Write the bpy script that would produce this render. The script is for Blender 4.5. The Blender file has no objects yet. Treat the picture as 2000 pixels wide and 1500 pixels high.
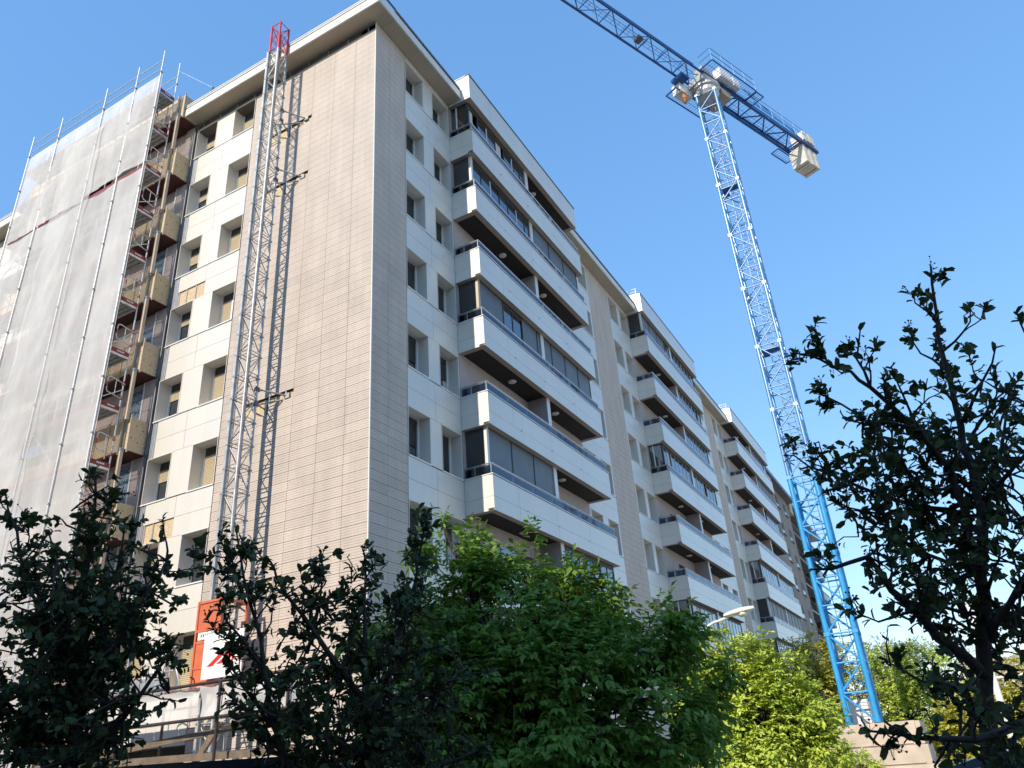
import bpy, math, random
import numpy as np
from mathutils import Vector, Matrix

# ------------------------------------------------------------------ camera, sky, sun, exposure
SC = bpy.context.scene
COL = SC.collection
CAM_O = Vector((-14.9785, -12.1721, 0.4587))
CAM_R = Vector((0.488418, -0.869908, -0.068619))
CAM_D = Vector((0.359277, 0.272135, -0.892672))
CAM_F = Vector((0.795216, 0.411343, 0.445454))
F_PX = 1490.8
camd = bpy.data.cameras.new('camera')
camd.sensor_width = 36.0
camd.lens = F_PX * 36.0 / 2000.0
camd.clip_start = 0.05
camd.clip_end = 3000
cam = bpy.data.objects.new('camera', camd)
COL.objects.link(cam)
m = Matrix.Identity(4)
for i in range(3):
    m[i][0] = CAM_R[i]; m[i][1] = -CAM_D[i]; m[i][2] = -CAM_F[i]; m[i][3] = CAM_O[i]
cam.matrix_world = m
SC.camera = cam

SUN = Vector((-1.0, 0.143, 0.65)).normalized()
EL = math.asin(SUN.z)
AZ = math.atan2(SUN.x, SUN.y)
world = bpy.data.worlds.new('World')
SC.world = world
world.use_nodes = True
wn = world.node_tree
bg = wn.nodes['Background']
sky = wn.nodes.new('ShaderNodeTexSky')
sky.sky_type = 'NISHITA'
sky.sun_disc = False
sky.sun_elevation = EL
sky.sun_rotation = AZ
sky.altitude = 0
sky.air_density = 1.25
sky.dust_density = 0.1
sky.ozone_density = 6.5
# the phone flattened the sky's brightness range: same curve over the whole sky
gm = wn.nodes.new('ShaderNodeGamma'); gm.inputs[1].default_value = 0.45
hs_ = wn.nodes.new('ShaderNodeHueSaturation'); hs_.inputs['Hue'].default_value = 0.509; hs_.inputs['Saturation'].default_value = 1.62; hs_.inputs['Value'].default_value = 1.40
wn.links.new(sky.outputs[0], gm.inputs[0]); wn.links.new(gm.outputs[0], hs_.inputs['Color']); wn.links.new(hs_.outputs[0], bg.inputs[0])
bg.inputs[1].default_value = 0.15
sund = bpy.data.lights.new('sun', 'SUN')
sund.energy = 2.0
sund.angle = math.radians(0.5)
sund.color = (1.0, 0.89, 0.74)
sun = bpy.data.objects.new('sun', sund)
sun.rotation_euler = (-SUN).to_track_quat('-Z', 'Y').to_euler()
sun.location = (-30, 5, 40)
COL.objects.link(sun)
SC.view_settings.view_transform = 'Standard'
SC.view_settings.look = 'None'
SC.view_settings.exposure = 1.40
SC.view_settings.gamma = 1.0
SC.view_settings.use_curve_mapping = False
SC.cycles.use_denoising = True
SC.cycles.max_bounces = 8
SC.cycles.transparent_max_bounces = 16
SC.cycles.caustics_reflective = False
SC.cycles.caustics_refractive = False
random.seed(7)

# ------------------------------------------------------------------ helpers
W = {}
def at(px, py, d):
    """point seen at photo position px,py at horizontal distance d from the viewer"""
    v = CAM_R * ((px - 1000) / F_PX) + CAM_D * ((py - 750) / F_PX) + CAM_F
    return CAM_O + v * (d / math.hypot(v.x, v.y))

def link(o, parent=None):
    COL.objects.link(o)
    W[o] = o.matrix_basis.copy()
    if parent is not None:
        o.parent = parent
        o.matrix_parent_inverse = W[parent].inverted()
    return o

def tag(o, label, cat, group=None, kind=None):
    o['label'] = label; o['category'] = cat
    if group: o['group'] = group
    if kind: o['kind'] = kind
    return o

def thing(name, loc, label, cat, group=None):
    o = bpy.data.objects.new(name, None)
    o.empty_display_size = 0.3
    o.location = loc
    link(o)
    return tag(o, label, cat, group)

class MB:
    def __init__(s): s.v = []; s.f = []
    def box(s, x0, x1, y0, y1, z0, z1):
        if x0 > x1: x0, x1 = x1, x0
        if y0 > y1: y0, y1 = y1, y0
        if z0 > z1: z0, z1 = z1, z0
        n = len(s.v)
        s.v += [(x0,y0,z0),(x1,y0,z0),(x1,y1,z0),(x0,y1,z0),(x0,y0,z1),(x1,y0,z1),(x1,y1,z1),(x0,y1,z1)]
        s.f += [tuple(n+i for i in q) for q in ((0,3,2,1),(4,5,6,7),(0,1,5,4),(1,2,6,5),(2,3,7,6),(3,0,4,7))]
        return s
    def poly(s, pts, faces):
        n = len(s.v); s.v += [tuple(p) for p in pts]; s.f += [tuple(n+i for i in f) for f in faces]; return s
    def obox(s, c, ax, ay, az):
        c = Vector(c); n = len(s.v)
        for k in (-1, 1):
            for a, b in ((-1,-1),(1,-1),(1,1),(-1,1)):
                s.v.append(tuple(c + ax*a + ay*b + az*k))
        s.f += [tuple(n+i for i in q) for q in ((0,3,2,1),(4,5,6,7),(0,1,5,4),(1,2,6,5),(2,3,7,6),(3,0,4,7))]
        return s
    def tube(s, pts, radii, n=6, caps=True):
        pts = [Vector(p) for p in pts]
        if not hasattr(radii, '__len__'): radii = [radii]*len(pts)
        base = len(s.v); ref = None
        for i, p in enumerate(pts):
            t = (pts[min(i+1, len(pts)-1)] - pts[max(i-1, 0)])
            t = t.normalized() if t.length > 1e-9 else Vector((0,0,1))
            if ref is None:
                ref = Vector((0,0,1)) if abs(t.z) < 0.9 else Vector((1,0,0))
            a = (ref - t*ref.dot(t))
            if a.length < 1e-6: a = t.orthogonal()
            a.normalize(); ref = a; b = t.cross(a)
            for j in range(n):
                q = 2*math.pi*j/n
                s.v.append(tuple(p + (a*math.cos(q) + b*math.sin(q))*radii[i]))
        for i in range(len(pts)-1):
            for j in range(n):
                k = (j+1) % n
                s.f.append((base+i*n+j, base+i*n+k, base+(i+1)*n+k, base+(i+1)*n+j))
        if caps:
            s.f.append(tuple(base+j for j in reversed(range(n))))
            s.f.append(tuple(base+(len(pts)-1)*n+j for j in range(n)))
        return s
    def mesh(s, name, mat, smooth=False):
        me = bpy.data.meshes.new(name)
        me.from_pydata(s.v, [], s.f)
        me.update()
        if mat: me.materials.append(M[mat])
        if smooth: me.polygons.foreach_set('use_smooth', [True]*len(me.polygons))
        return me
    def build(s, name, mat, parent=None, smooth=False):
        return link(bpy.data.objects.new(name, s.mesh(name, mat, smooth)), parent)

def bx(name, mat, parent, *c):
    return MB().box(*c).build(name, mat, parent)

def inst(name, me, parent, mw):
    o = bpy.data.objects.new(name, me)
    o.matrix_basis = mw
    return link(o, parent)

_boxes = {}
def ibox(name, mat, parent, x0, x1, y0, y1, z0, z1):
    """box piece that shares its mesh with pieces of the same size"""
    if x0 > x1: x0, x1 = x1, x0
    if y0 > y1: y0, y1 = y1, y0
    if z0 > z1: z0, z1 = z1, z0
    key = (name, mat, round(x1-x0, 3), round(y1-y0, 3), round(z1-z0, 3))
    if key not in _boxes:
        a, b, c = (x1-x0)/2, (y1-y0)/2, (z1-z0)/2
        _boxes[key] = MB().box(-a, a, -b, b, -c, c).mesh(name, mat)
    return inst(name, _boxes[key], parent, Matrix.Translation(((x0+x1)/2, (y0+y1)/2, (z0+z1)/2)))

_rods = {}
def rod(name, mat, parent, p, q, r, n=6):
    """straight round member, all of one material share a unit mesh"""
    key = (name, mat, n)
    if key not in _rods:
        _rods[key] = MB().tube([(0,0,0),(0,0,1)], 1.0, n).mesh(name, mat, n > 5)
    p = Vector(p); q = Vector(q); d = q - p
    mw = Matrix.Translation(p) @ d.to_track_quat('Z', 'Y').to_matrix().to_4x4() @ Matrix.Diagonal((r, r, d.length, 1))
    return inst(name, _rods[key], parent, mw)

def arrays_mesh(name, verts, tris, mat, smooth=False):
    me = bpy.data.meshes.new(name)
    verts = np.asarray(verts, np.float32); tris = np.asarray(tris, np.int32)
    me.vertices.add(len(verts)); me.vertices.foreach_set('co', verts.ravel())
    me.loops.add(tris.size); me.loops.foreach_set('vertex_index', tris.ravel())
    me.polygons.add(len(tris))
    me.polygons.foreach_set('loop_start', np.arange(0, tris.size, 3, dtype=np.int32))
    if smooth: me.polygons.foreach_set('use_smooth', np.ones(len(tris), bool))
    me.update(calc_edges=True)
    if mat: me.materials.append(M[mat])
    return me

# ------------------------------------------------------------------ materials
M = {}
def mat(name, c, rough=0.6, metal=0.0, var=0.06, scale=1.5, bump=0.0, bscale=30.0, rnd=0.0, spec=0.5, stretch=None, c2=None, dirt=0.0):
    ma = bpy.data.materials.new(name); ma.use_nodes = True
    nt = ma.node_tree; N = nt.nodes; L = nt.links
    b = N['Principled BSDF']
    b.inputs['Roughness'].default_value = rough
    b.inputs['Metallic'].default_value = metal
    b.inputs['Specular IOR Level'].default_value = spec
    geo = N.new('ShaderNodeNewGeometry')
    pos = geo.outputs['Position']
    if stretch:
        mp = N.new('ShaderNodeMapping'); mp.inputs['Scale'].default_value = stretch
        L.new(pos, mp.inputs['Vector']); pos = mp.outputs['Vector']
    nz = N.new('ShaderNodeTexNoise'); nz.inputs['Scale'].default_value = scale
    nz.inputs['Detail'].default_value = 5
    L.new(pos, nz.inputs['Vector'])
    rp = N.new('ShaderNodeValToRGB')
    lo = [max(0, x*(1-var)) for x in c]; hi = [min(1, x*(1+var)) for x in c]
    if c2: lo, hi = list(c2), list(c)
    rp.color_ramp.elements[0].position = 0.33; rp.color_ramp.elements[0].color = (*lo, 1)
    rp.color_ramp.elements[1].position = 0.67; rp.color_ramp.elements[1].color = (*hi, 1)
    L.new(nz.outputs['Fac'], rp.inputs['Fac'])
    out = rp.outputs['Color']
    if rnd:
        oi = N.new('ShaderNodeObjectInfo')
        mr = N.new('ShaderNodeMapRange'); mr.inputs['To Min'].default_value = 1-rnd; mr.inputs['To Max'].default_value = 1+rnd
        L.new(oi.outputs['Random'], mr.inputs['Value'])
        hs = N.new('ShaderNodeHueSaturation'); L.new(mr.outputs[0], hs.inputs['Value']); L.new(out, hs.inputs['Color'])
        out = hs.outputs['Color']
    if dirt:
        mp2 = N.new('ShaderNodeMapping'); mp2.inputs['Scale'].default_value = (5.0, 5.0, 0.22)
        L.new(geo.outputs['Position'], mp2.inputs['Vector'])
        n3 = N.new('ShaderNodeTexNoise'); n3.inputs['Scale'].default_value = 1.0; n3.inputs['Detail'].default_value = 7; n3.inputs['Roughness'].default_value = 0.6
        L.new(mp2.outputs['Vector'], n3.inputs['Vector'])
        r3 = N.new('ShaderNodeMapRange'); r3.inputs['From Min'].default_value = 0.42; r3.inputs['From Max'].default_value = 0.72
        r3.inputs['To Min'].default_value = 1.0; r3.inputs['To Max'].default_value = 1.0-dirt
        L.new(n3.outputs['Fac'], r3.inputs['Value'])
        h3 = N.new('ShaderNodeHueSaturation'); L.new(r3.outputs[0], h3.inputs['Value']); L.new(out, h3.inputs['Color']); out = h3.outputs['Color']
    L.new(out, b.inputs['Base Color'])
    if bump:
        n2 = N.new('ShaderNodeTexNoise'); n2.inputs['Scale'].default_value = bscale; n2.inputs['Detail'].default_value = 4
        L.new(geo.outputs['Position'], n2.inputs['Vector'])
        bp = N.new('ShaderNodeBump'); bp.inputs['Strength'].default_value = bump; bp.inputs['Distance'].default_value = 0.02
        L.new(n2.outputs['Fac'], bp.inputs['Height']); L.new(bp.outputs[0], b.inputs['Normal'])
    M[name] = ma
    return ma

mat('panel_white', (0.665, 0.63, 0.555), 0.40, dirt=0.05, var=0.035, spec=1.0, scale=0.6, rnd=0.02, stretch=(1,1,0.3), bump=0.03, bscale=2.5)
_b = M['panel_white'].node_tree.nodes['Principled BSDF']
_b.inputs['Coat Weight'].default_value = 0.6; _b.inputs['Coat Roughness'].default_value = 0.38; _b.inputs['Coat IOR'].default_value = 1.6
mat('tile', (0.545, 0.475, 0.415), 0.85, var=0.06, scale=1.6, rnd=0.05, spec=0.2, stretch=(1,1,0.4), dirt=0.08)
mat('soffit', (0.42, 0.355, 0.265), 0.6, var=0.05, scale=0.9)
mat('fascia', (0.70, 0.68, 0.62), 0.4, dirt=0.12, var=0.04, scale=1.2, stretch=(1,1,0.4))
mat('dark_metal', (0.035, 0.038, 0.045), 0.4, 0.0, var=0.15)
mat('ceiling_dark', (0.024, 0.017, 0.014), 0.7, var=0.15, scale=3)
mat('taupe', (0.33, 0.28, 0.235), 0.6, var=0.06)
mat('render_pink', (0.47, 0.40, 0.375), 0.85, var=0.06, scale=2)
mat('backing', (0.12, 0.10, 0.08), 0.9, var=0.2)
mat('reveal', (0.70, 0.65, 0.57), 0.45, var=0.03, scale=0.8)
mat('pvc', (0.80, 0.80, 0.79), 0.35, var=0.02)
mat('alu', (0.62, 0.63, 0.64), 0.35, 0.6, var=0.06)
mat('steel_rail', (0.55, 0.56, 0.58), 0.25, 0.9, var=0.06)
mat('screen', (0.13, 0.155, 0.175), 0.5, var=0.08, scale=2, rnd=0.06)
mat('screen_dark', (0.05, 0.05, 0.045), 0.6, var=0.15)
mat('galv', (0.55, 0.56, 0.57), 0.42, 0.75, var=0.18, scale=5)
mat('galv_dull', (0.36, 0.36, 0.35), 0.6, 0.3, var=0.25, scale=6)
mat('tube_white', (0.64, 0.64, 0.63), 0.4, 0.25, var=0.1, scale=6)
mat('paint_red', (0.55, 0.035, 0.04), 0.4, var=0.12, scale=6)
mat('toe_red', (0.23, 0.025, 0.03), 0.55, var=0.2, scale=6)
mat('paint_orange', (0.60, 0.15, 0.065), 0.45, var=0.1, scale=5)
mat('paint_blue', (0.035, 0.25, 0.56), 0.42, 0.2, var=0.12, scale=2.5, spec=1.0)
M['paint_blue'].node_tree.nodes['Principled BSDF'].inputs['Coat Weight'].default_value = 1.0
M['paint_blue'].node_tree.nodes['Principled BSDF'].inputs['Coat Roughness'].default_value = 0.33
M['paint_blue'].node_tree.nodes['Principled BSDF'].inputs['Coat IOR'].default_value = 1.9
mat('paint_blue_dark', (0.008, 0.075, 0.26), 0.35, 0.0, var=0.15, scale=2.5)
mat('ballast', (0.60, 0.55, 0.47), 0.9, var=0.12, scale=2, bump=0.2)
mat('concrete', (0.50, 0.42, 0.345), 0.9, var=0.15, scale=1.3, bump=0.3, bscale=12)
mat('concrete_old', (0.25, 0.215, 0.18), 0.9, var=0.2, scale=0.8, bump=0.3, bscale=10, stretch=(1,1,0.35))
mat('osb', (0.62, 0.50, 0.33), 0.8, var=0.0, scale=14, c2=(0.47, 0.35, 0.20), bump=0.15, bscale=50)
mat('timber', (0.52, 0.42, 0.30), 0.75, var=0.18, scale=6, stretch=(1,1,0.12))
mat('soffit_red', (0.085, 0.028, 0.022), 0.75, var=0.2, scale=2)
mat('old_wall', (0.50, 0.41, 0.37), 0.9, var=0.1, scale=2.5)
mat('film', (0.22, 0.29, 0.37), 0.3, 0.1, var=0.12, scale=5)
mat('ink', (0.012, 0.014, 0.02), 0.5, var=0.1)
mat('sign_white', (0.82, 0.82, 0.80), 0.4, var=0.02)
mat('sign_red', (0.62, 0.02, 0.02), 0.4, var=0.05)
mat('pipe_dark', (0.13, 0.125, 0.13), 0.45, 0.3, var=0.2)
mat('plastic_sheet', (0.62, 0.58, 0.52), 0.35, var=0.12, scale=3, bump=0.5, bscale=3)
mat('rust_tube', (0.05, 0.032, 0.028), 0.6, 0.3, var=0.3, scale=8)
mat('asphalt', (0.05, 0.05, 0.052), 0.9, var=0.2, scale=3, bump=0.4, bscale=60)
mat('paving', (0.52, 0.48, 0.42), 0.85, var=0.12, scale=2, bump=0.2, bscale=20)
mat('kerb', (0.36, 0.35, 0.33), 0.85, var=0.12)
mat('line_paint', (0.75, 0.75, 0.72), 0.6, var=0.1, scale=6)
mat('earth', (0.52, 0.46, 0.38), 0.95, var=0.2, scale=1)
mat('brick_red', (0.33, 0.115, 0.07), 0.85, var=0.15, scale=6)
mat('awning_green', (0.02, 0.16, 0.12), 0.7, var=0.1)
mat('lamp_white', (0.74, 0.73, 0.69), 0.35, var=0.05)
mat('lamp_glass', (0.70, 0.69, 0.62), 0.15, var=0.03)
mat('bark', (0.045, 0.035, 0.028), 0.9, var=0.35, scale=12, bump=0.5, bscale=40)
mat('car_blue', (0.05, 0.07, 0.10), 0.25, 0.3, var=0.05)
mat('car_grey', (0.03, 0.03, 0.032), 0.25, 0.3, var=0.05)
mat('rubber', (0.02, 0.02, 0.02), 0.8, var=0.2)
mat('glass_dark', (0.018, 0.022, 0.026), 0.03, var=0.1, spec=0.8)
M['glass_dark'].node_tree.nodes['Principled BSDF'].inputs['IOR'].default_value = 2.2
mat('curtain', (0.55, 0.52, 0.46), 0.9, var=0.12, scale=3, stretch=(8,8,0.2))

def shutter_mat(name, c):
    ma = mat(name, c, 0.55, var=0.05, scale=2)
    nt = ma.node_tree; N = nt.nodes; L = nt.links
    geo = N.new('ShaderNodeNewGeometry'); sep = N.new('ShaderNodeSeparateXYZ')
    L.new(geo.outputs['Position'], sep.inputs[0])
    mu = N.new('ShaderNodeMath'); mu.operation = 'MULTIPLY'; mu.inputs[1].default_value = 2*math.pi/0.05
    L.new(sep.outputs['Z'], mu.inputs[0])
    sn = N.new('ShaderNodeMath'); sn.operation = 'SINE'; L.new(mu.outputs[0], sn.inputs[0])
    bp = N.new('ShaderNodeBump'); bp.inputs['Distance'].default_value = 0.012; bp.inputs['Strength'].default_value = 0.8
    L.new(sn.outputs[0], bp.inputs['Height']); L.new(bp.outputs[0], N['Principled BSDF'].inputs['Normal'])
shutter_mat('shutter_tan', (0.47, 0.39, 0.25))
shutter_mat('shutter_dark', (0.05, 0.048, 0.045))

def clear_mat(name, tint, refl, alpha):
    """thin glass or plastic sheet: tinted see-through plus mirror"""
    ma = bpy.data.materials.new(name); ma.use_nodes = True
    N = ma.node_tree.nodes; L = ma.node_tree.links
    N.remove(N['Principled BSDF'])
    tr = N.new('ShaderNodeBsdfTransparent'); tr.inputs[0].default_value = (*tint, 1)
    gl = N.new('ShaderNodeBsdfGlossy'); gl.inputs['Roughness'].default_value = 0.03; gl.inputs['Color'].default_value = (0.9, 0.93, 1, 1)
    lw = N.new('ShaderNodeFresnel'); lw.inputs['IOR'].default_value = 1.5
    mx = N.new('ShaderNodeMath'); mx.operation = 'MULTIPLY_ADD'; mx.inputs[1].default_value = 0.9; mx.inputs[2].default_value = refl
    L.new(lw.outputs[0], mx.inputs[0])
    mix = N.new('ShaderNodeMixShader')
    L.new(mx.outputs[0], mix.inputs[0]); L.new(tr.outputs[0], mix.inputs[1]); L.new(gl.outputs[0], mix.inputs[2])
    L.new(mix.outputs[0], N['Material Output'].inputs[0])
    M[name] = ma
clear_mat('rail_glass', (0.27, 0.32, 0.41), 0.04, 0.3)
clear_mat('pane_glass', (0.30, 0.34, 0.38), 0.18, 0.3)

def net_mat(name, dens):
    ma = bpy.data.materials.new(name); ma.use_nodes = True
    N = ma.node_tree.nodes; L = ma.node_tree.links
    N.remove(N['Principled BSDF'])
    df = N.new('ShaderNodeBsdfDiffuse'); df.inputs[0].default_value = (0.92, 0.91, 0.89, 1)
    tl = N.new('ShaderNodeBsdfTranslucent'); tl.inputs[0].default_value = (0.62, 0.63, 0.63, 1)
    a = N.new('ShaderNodeMixShader'); a.inputs[0].default_value = 0.35
    L.new(df.outputs[0], a.inputs[1]); L.new(tl.outputs[0], a.inputs[2])
    tr = N.new('ShaderNodeBsdfTransparent')
    geo = N.new('ShaderNodeNewGeometry')
    mp = N.new('ShaderNodeMapping'); mp.inputs['Scale'].default_value = (1, 1.1, 0.35)
    L.new(geo.outputs['Position'], mp.inputs['Vector'])
    nz = N.new('ShaderNodeTexNoise'); nz.inputs['Scale'].default_value = 0.9; nz.inputs['Detail'].default_value = 6
    L.new(mp.outputs[0], nz.inputs['Vector'])
    mr = N.new('ShaderNodeMapRange'); mr.inputs['From Min'].default_value = 0.3; mr.inputs['From Max'].default_value = 0.7
    mr.inputs['To Min'].default_value = dens-0.12; mr.inputs['To Max'].default_value = min(0.97, dens+0.12)
    L.new(nz.outputs['Fac'], mr.inputs['Value'])
    mix = N.new('ShaderNodeMixShader')
    L.new(mr.outputs[0], mix.inputs[0]); L.new(tr.outputs[0], mix.inputs[1]); L.new(a.outputs[0], mix.inputs[2])
    L.new(mix.outputs[0], N['Material Output'].inputs[0])
    M[name] = ma
net_mat('net', 0.67)
net_mat('net_light', 0.42)

def leaf_mat(name, c, c2, trans=0.3, rough=0.45, spec=0.4):
    ma = bpy.data.materials.new(name); ma.use_nodes = True
    N = ma.node_tree.nodes; L = ma.node_tree.links
    b = N['Principled BSDF']; b.inputs['Roughness'].default_value = rough; b.inputs['Specular IOR Level'].default_value = spec
    geo = N.new('ShaderNodeNewGeometry')
    nz = N.new('ShaderNodeTexNoise'); nz.inputs['Scale'].default_value = 2.2; nz.inputs['Detail'].default_value = 2
    L.new(geo.outputs['Position'], nz.inputs['Vector'])
    ad = N.new('ShaderNodeMath'); ad.operation = 'MULTIPLY_ADD'; ad.inputs[1].default_value = 0.5
    ma2 = N.new('ShaderNodeMath'); ma2.operation = 'MULTIPLY'; ma2.inputs[1].default_value = 0.5
    L.new(geo.outputs['Random Per Island'], ma2.inputs[0]); L.new(nz.outputs['Fac'], ad.inputs[0]); L.new(ma2.outputs[0], ad.inputs[2])
    rp = N.new('ShaderNodeValToRGB')
    rp.color_ramp.elements[0].position = 0.2; rp.color_ramp.elements[0].color = (*c, 1)
    rp.color_ramp.elements[1].position = 0.8; rp.color_ramp.elements[1].color = (*c2, 1)
    L.new(ad.outputs[0], rp.inputs['Fac']); L.new(rp.outputs[0], b.inputs['Base Color'])
    tl = N.new('ShaderNodeBsdfTranslucent'); L.new(rp.outputs[0], tl.inputs[0])
    mix = N.new('ShaderNodeMixShader'); mix.inputs[0].default_value = trans
    L.new(b.outputs[0], mix.inputs[1]); L.new(tl.outputs[0], mix.inputs[2])
    L.new(mix.outputs[0], N['Material Output'].inputs[0])
    M[name] = ma
leaf_mat('leaf_evergreen', (0.03, 0.052, 0.018), (0.085, 0.125, 0.04), 0.25, 0.5, 0.25)
leaf_mat('leaf_maple', (0.10, 0.19, 0.024), (0.25, 0.39, 0.06), 0.35)
leaf_mat('leaf_lime', (0.31, 0.41, 0.04), (0.56, 0.66, 0.11), 0.15)
leaf_mat('leaf_gold', (0.34, 0.36, 0.035), (0.58, 0.55, 0.09), 0.15)
leaf_mat('leaf_olive', (0.20, 0.22, 0.07), (0.34, 0.35, 0.13), 0.2)
leaf_mat('leaf_pale', (0.20, 0.19, 0.12), (0.34, 0.32, 0.22), 0.3)
mat('galv_mast', (0.46, 0.465, 0.46), 0.45, 0.35, var=0.2, scale=5)
mat('rust_orange', (0.42, 0.17, 0.07), 0.6, var=0.2, scale=6)
mat('timber_dark', (0.16, 0.12, 0.085), 0.8, var=0.2, scale=5)
net_mat('sheet_clear', 0.68)
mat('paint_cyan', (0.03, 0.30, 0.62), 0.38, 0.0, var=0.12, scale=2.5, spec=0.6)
mat('paint_pale_blue', (0.09, 0.27, 0.52), 0.42, 0.15, var=0.2, scale=1.5, spec=1.0)  # paler blue than the lower mast, for the upper sections
for _n in ('paint_pale_blue',):
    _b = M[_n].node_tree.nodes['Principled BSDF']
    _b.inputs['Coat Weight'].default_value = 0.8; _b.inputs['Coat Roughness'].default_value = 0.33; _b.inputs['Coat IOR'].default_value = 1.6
# ------------------------------------------------------------------ ground
GZ = -1.14
g = bx('ground', 'earth', None, -900, 900, -900, 900, GZ-0.3, GZ-0.016); g['kind'] = 'structure'
rd = MB(); rd.poly([(-22,-400,GZ-0.008),(-8.6,-400,GZ-0.008),(-8.6,400,GZ-0.008),(-22,400,GZ-0.008)], [(0,1,2,3)])
o = rd.build('road', 'asphalt'); o['kind'] = 'structure'
for i in range(-12, 14):
    o2 = MB().poly([(-15.36,i*6,GZ-0.003),(-15.24,i*6,GZ-0.003),(-15.24,i*6+3,GZ-0.003),(-15.36,i*6+3,GZ-0.003)], [(0,1,2,3)]).build('lane_marking', 'line_paint', o)
pv = MB().box(-8.45, -0.05, -26, 90, GZ-0.1, GZ+0.12).box(-0.05, 140, -14, -0.05, GZ-0.1, GZ+0.118)
o = pv.build('pavement', 'paving'); o['kind'] = 'structure'
bx('kerb', 'kerb', o, -8.6, -8.45, -26, 90, GZ-0.1, GZ+0.125)
pv = bx('pavement', 'paving', None, -30, -22, -60, 90, GZ-0.1, GZ+0.12); pv['kind'] = 'structure'

# ------------------------------------------------------------------ the apartment building
FH = 2.9
S0 = 23.14
BLD = thing('apartment_building', (0, 0, GZ), 'tall white panelled apartment building with beige tiled corner and long white balconies', 'building')

def fb(side, u0, u1, d0, d1, z0, z1):
    return (-d1, -d0, u0, u1, z0, z1) if side == 'L' else (u0, u1, -d1, -d0, z0, z1)

core = MB().box(0.72, 60.2, 0.72, 32, GZ, 25.38)
core.build('wall', 'backing', BLD)

# ---- ribbed cladding tiles
TP = 0.2925
def tile_profile(z0, z1):
    pts = [(-0.035, z0)]
    h = (z1-z0)/4
    for i in range(4):
        a = z0+i*h
        g0 = 0.004 if i == 0 else 0.009
        pts += [(-0.007 if i else -0.002, a+0.001), (0.0, a+g0), (0.0, a+h-0.002)]
    pts.append((-0.035, z1))
    return pts
def tile_mb(mb, side, u0, u1, z0, z1):
    pr = tile_profile(z0, z1); n = len(pr); v = []
    for u in (u0, u1):
        for d, z in pr:
            v.append((-d, u, z) if side == 'L' else (u, -d, z))
    f = []
    for i in range(n-1):
        q = (i, i+1, n+i+1, n+i)
        f.append(q if side == 'L' else q[::-1])
    mb.poly(v, f)
tile_meshes = {}
def tile_piece(side, u0, u1, z0, z1):
    key = (side, round(u1-u0, 3))
    if key not in tile_meshes:
        mb = MB(); tile_mb(mb, side, 0, u1-u0, 0, z1-z0); tile_meshes[key] = mb.mesh('cladding_tile', 'tile')
    loc = (0, u0, z0) if side == 'L' else (u0, 0, z0)
    inst('cladding_tile', tile_meshes[key], BLD, Matrix.Translation(loc))
rest = MB()
colsL = [(0.006, 0.9), (0.9, 1.9), (1.9, 2.9), (2.9, 3.9), (3.9, 4.9), (4.9, 5.9)]
colsR = [(0.006, 0.8), (0.8, 1.73)]
G = 0.004
for n in range(-34, 47):
    z0 = 10.95 + n*TP; z1 = z0 + TP
    for side, cols in (('L', colsL), ('R', colsR)):
        for ci, (a, b) in enumerate(cols):
            if side == 'L':
                if n in (-1, 28, 37, -20) and ci in (3, 4): continue
                if n in (-2, 27, 36, -21) and ci == 4: continue
            if -24 <= n <= 13:
                tile_piece(side, a+G, b-G, z0+0.0055, z1-0.0055)
            else:
                tile_mb(rest, side, a+G, b-G, z0+0.0055, z1-0.0055)
    if n == 46:
        for a, b in colsR: tile_mb(rest, 'R', a+G, b-G, z1+0.004, 24.985)
o = rest.build('tile_cladding', 'tile', BLD); o['kind'] = 'stuff'
mb = MB()
mb.box(*fb('L', 0.05, 5.9, -0.7, -0.07, GZ, 24.62)); mb.box(*fb('R', 0.05, 1.73, -0.7, -0.05, GZ, 24.99))
mb.build('tile_backing', 'backing', BLD)
bx('corner_profile', 'fascia', BLD, -0.004, 0.03, -0.004, 0.03, 1.0, 24.99)
# openings where the hoist ties reach the wall
for n, two in ((-1, 1), (28, 1), (37, 1), (-20, 1)):
    zt = 10.95 + (n+1)*TP
    ob = MB().box(0.045, 0.06, 2.93, 4.9, zt-TP+0.0, zt-0.09).box(0.045, 0.06, 3.93, 4.88, zt-2*TP, zt-TP)
    s = ob.build('opened_slot', 'osb', BLD)
    for y in (3.2, 3.88, 4.5):
        bx('batten', 'galv', s, 0.02, 0.042, y, y+0.05, zt-TP-0.02, zt)
# dark open strip under the eave of the sunny side
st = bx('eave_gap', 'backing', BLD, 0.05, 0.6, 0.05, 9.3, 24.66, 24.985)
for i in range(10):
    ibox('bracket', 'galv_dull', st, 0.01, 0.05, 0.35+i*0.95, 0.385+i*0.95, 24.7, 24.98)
# tile columns further along the street side
for a, b in ((18.42, 21.45), (40.75, 42.95)):
    mb = MB(); w = (b-a)/3
    for n in range(-34, 48):
        z0 = 10.95 + n*TP
        for c in range(3):
            tile_mb(mb, 'R', a+c*w+G, a+(c+1)*w-G, z0+0.0055, min(24.99, z0+TP-0.0055))
    o = mb.build('tile_cladding', 'tile', BLD); o['kind'] = 'stuff'
    bx('tile_backing', 'backing', BLD, a, b, 0.05, 0.7, GZ, 24.99)

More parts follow.
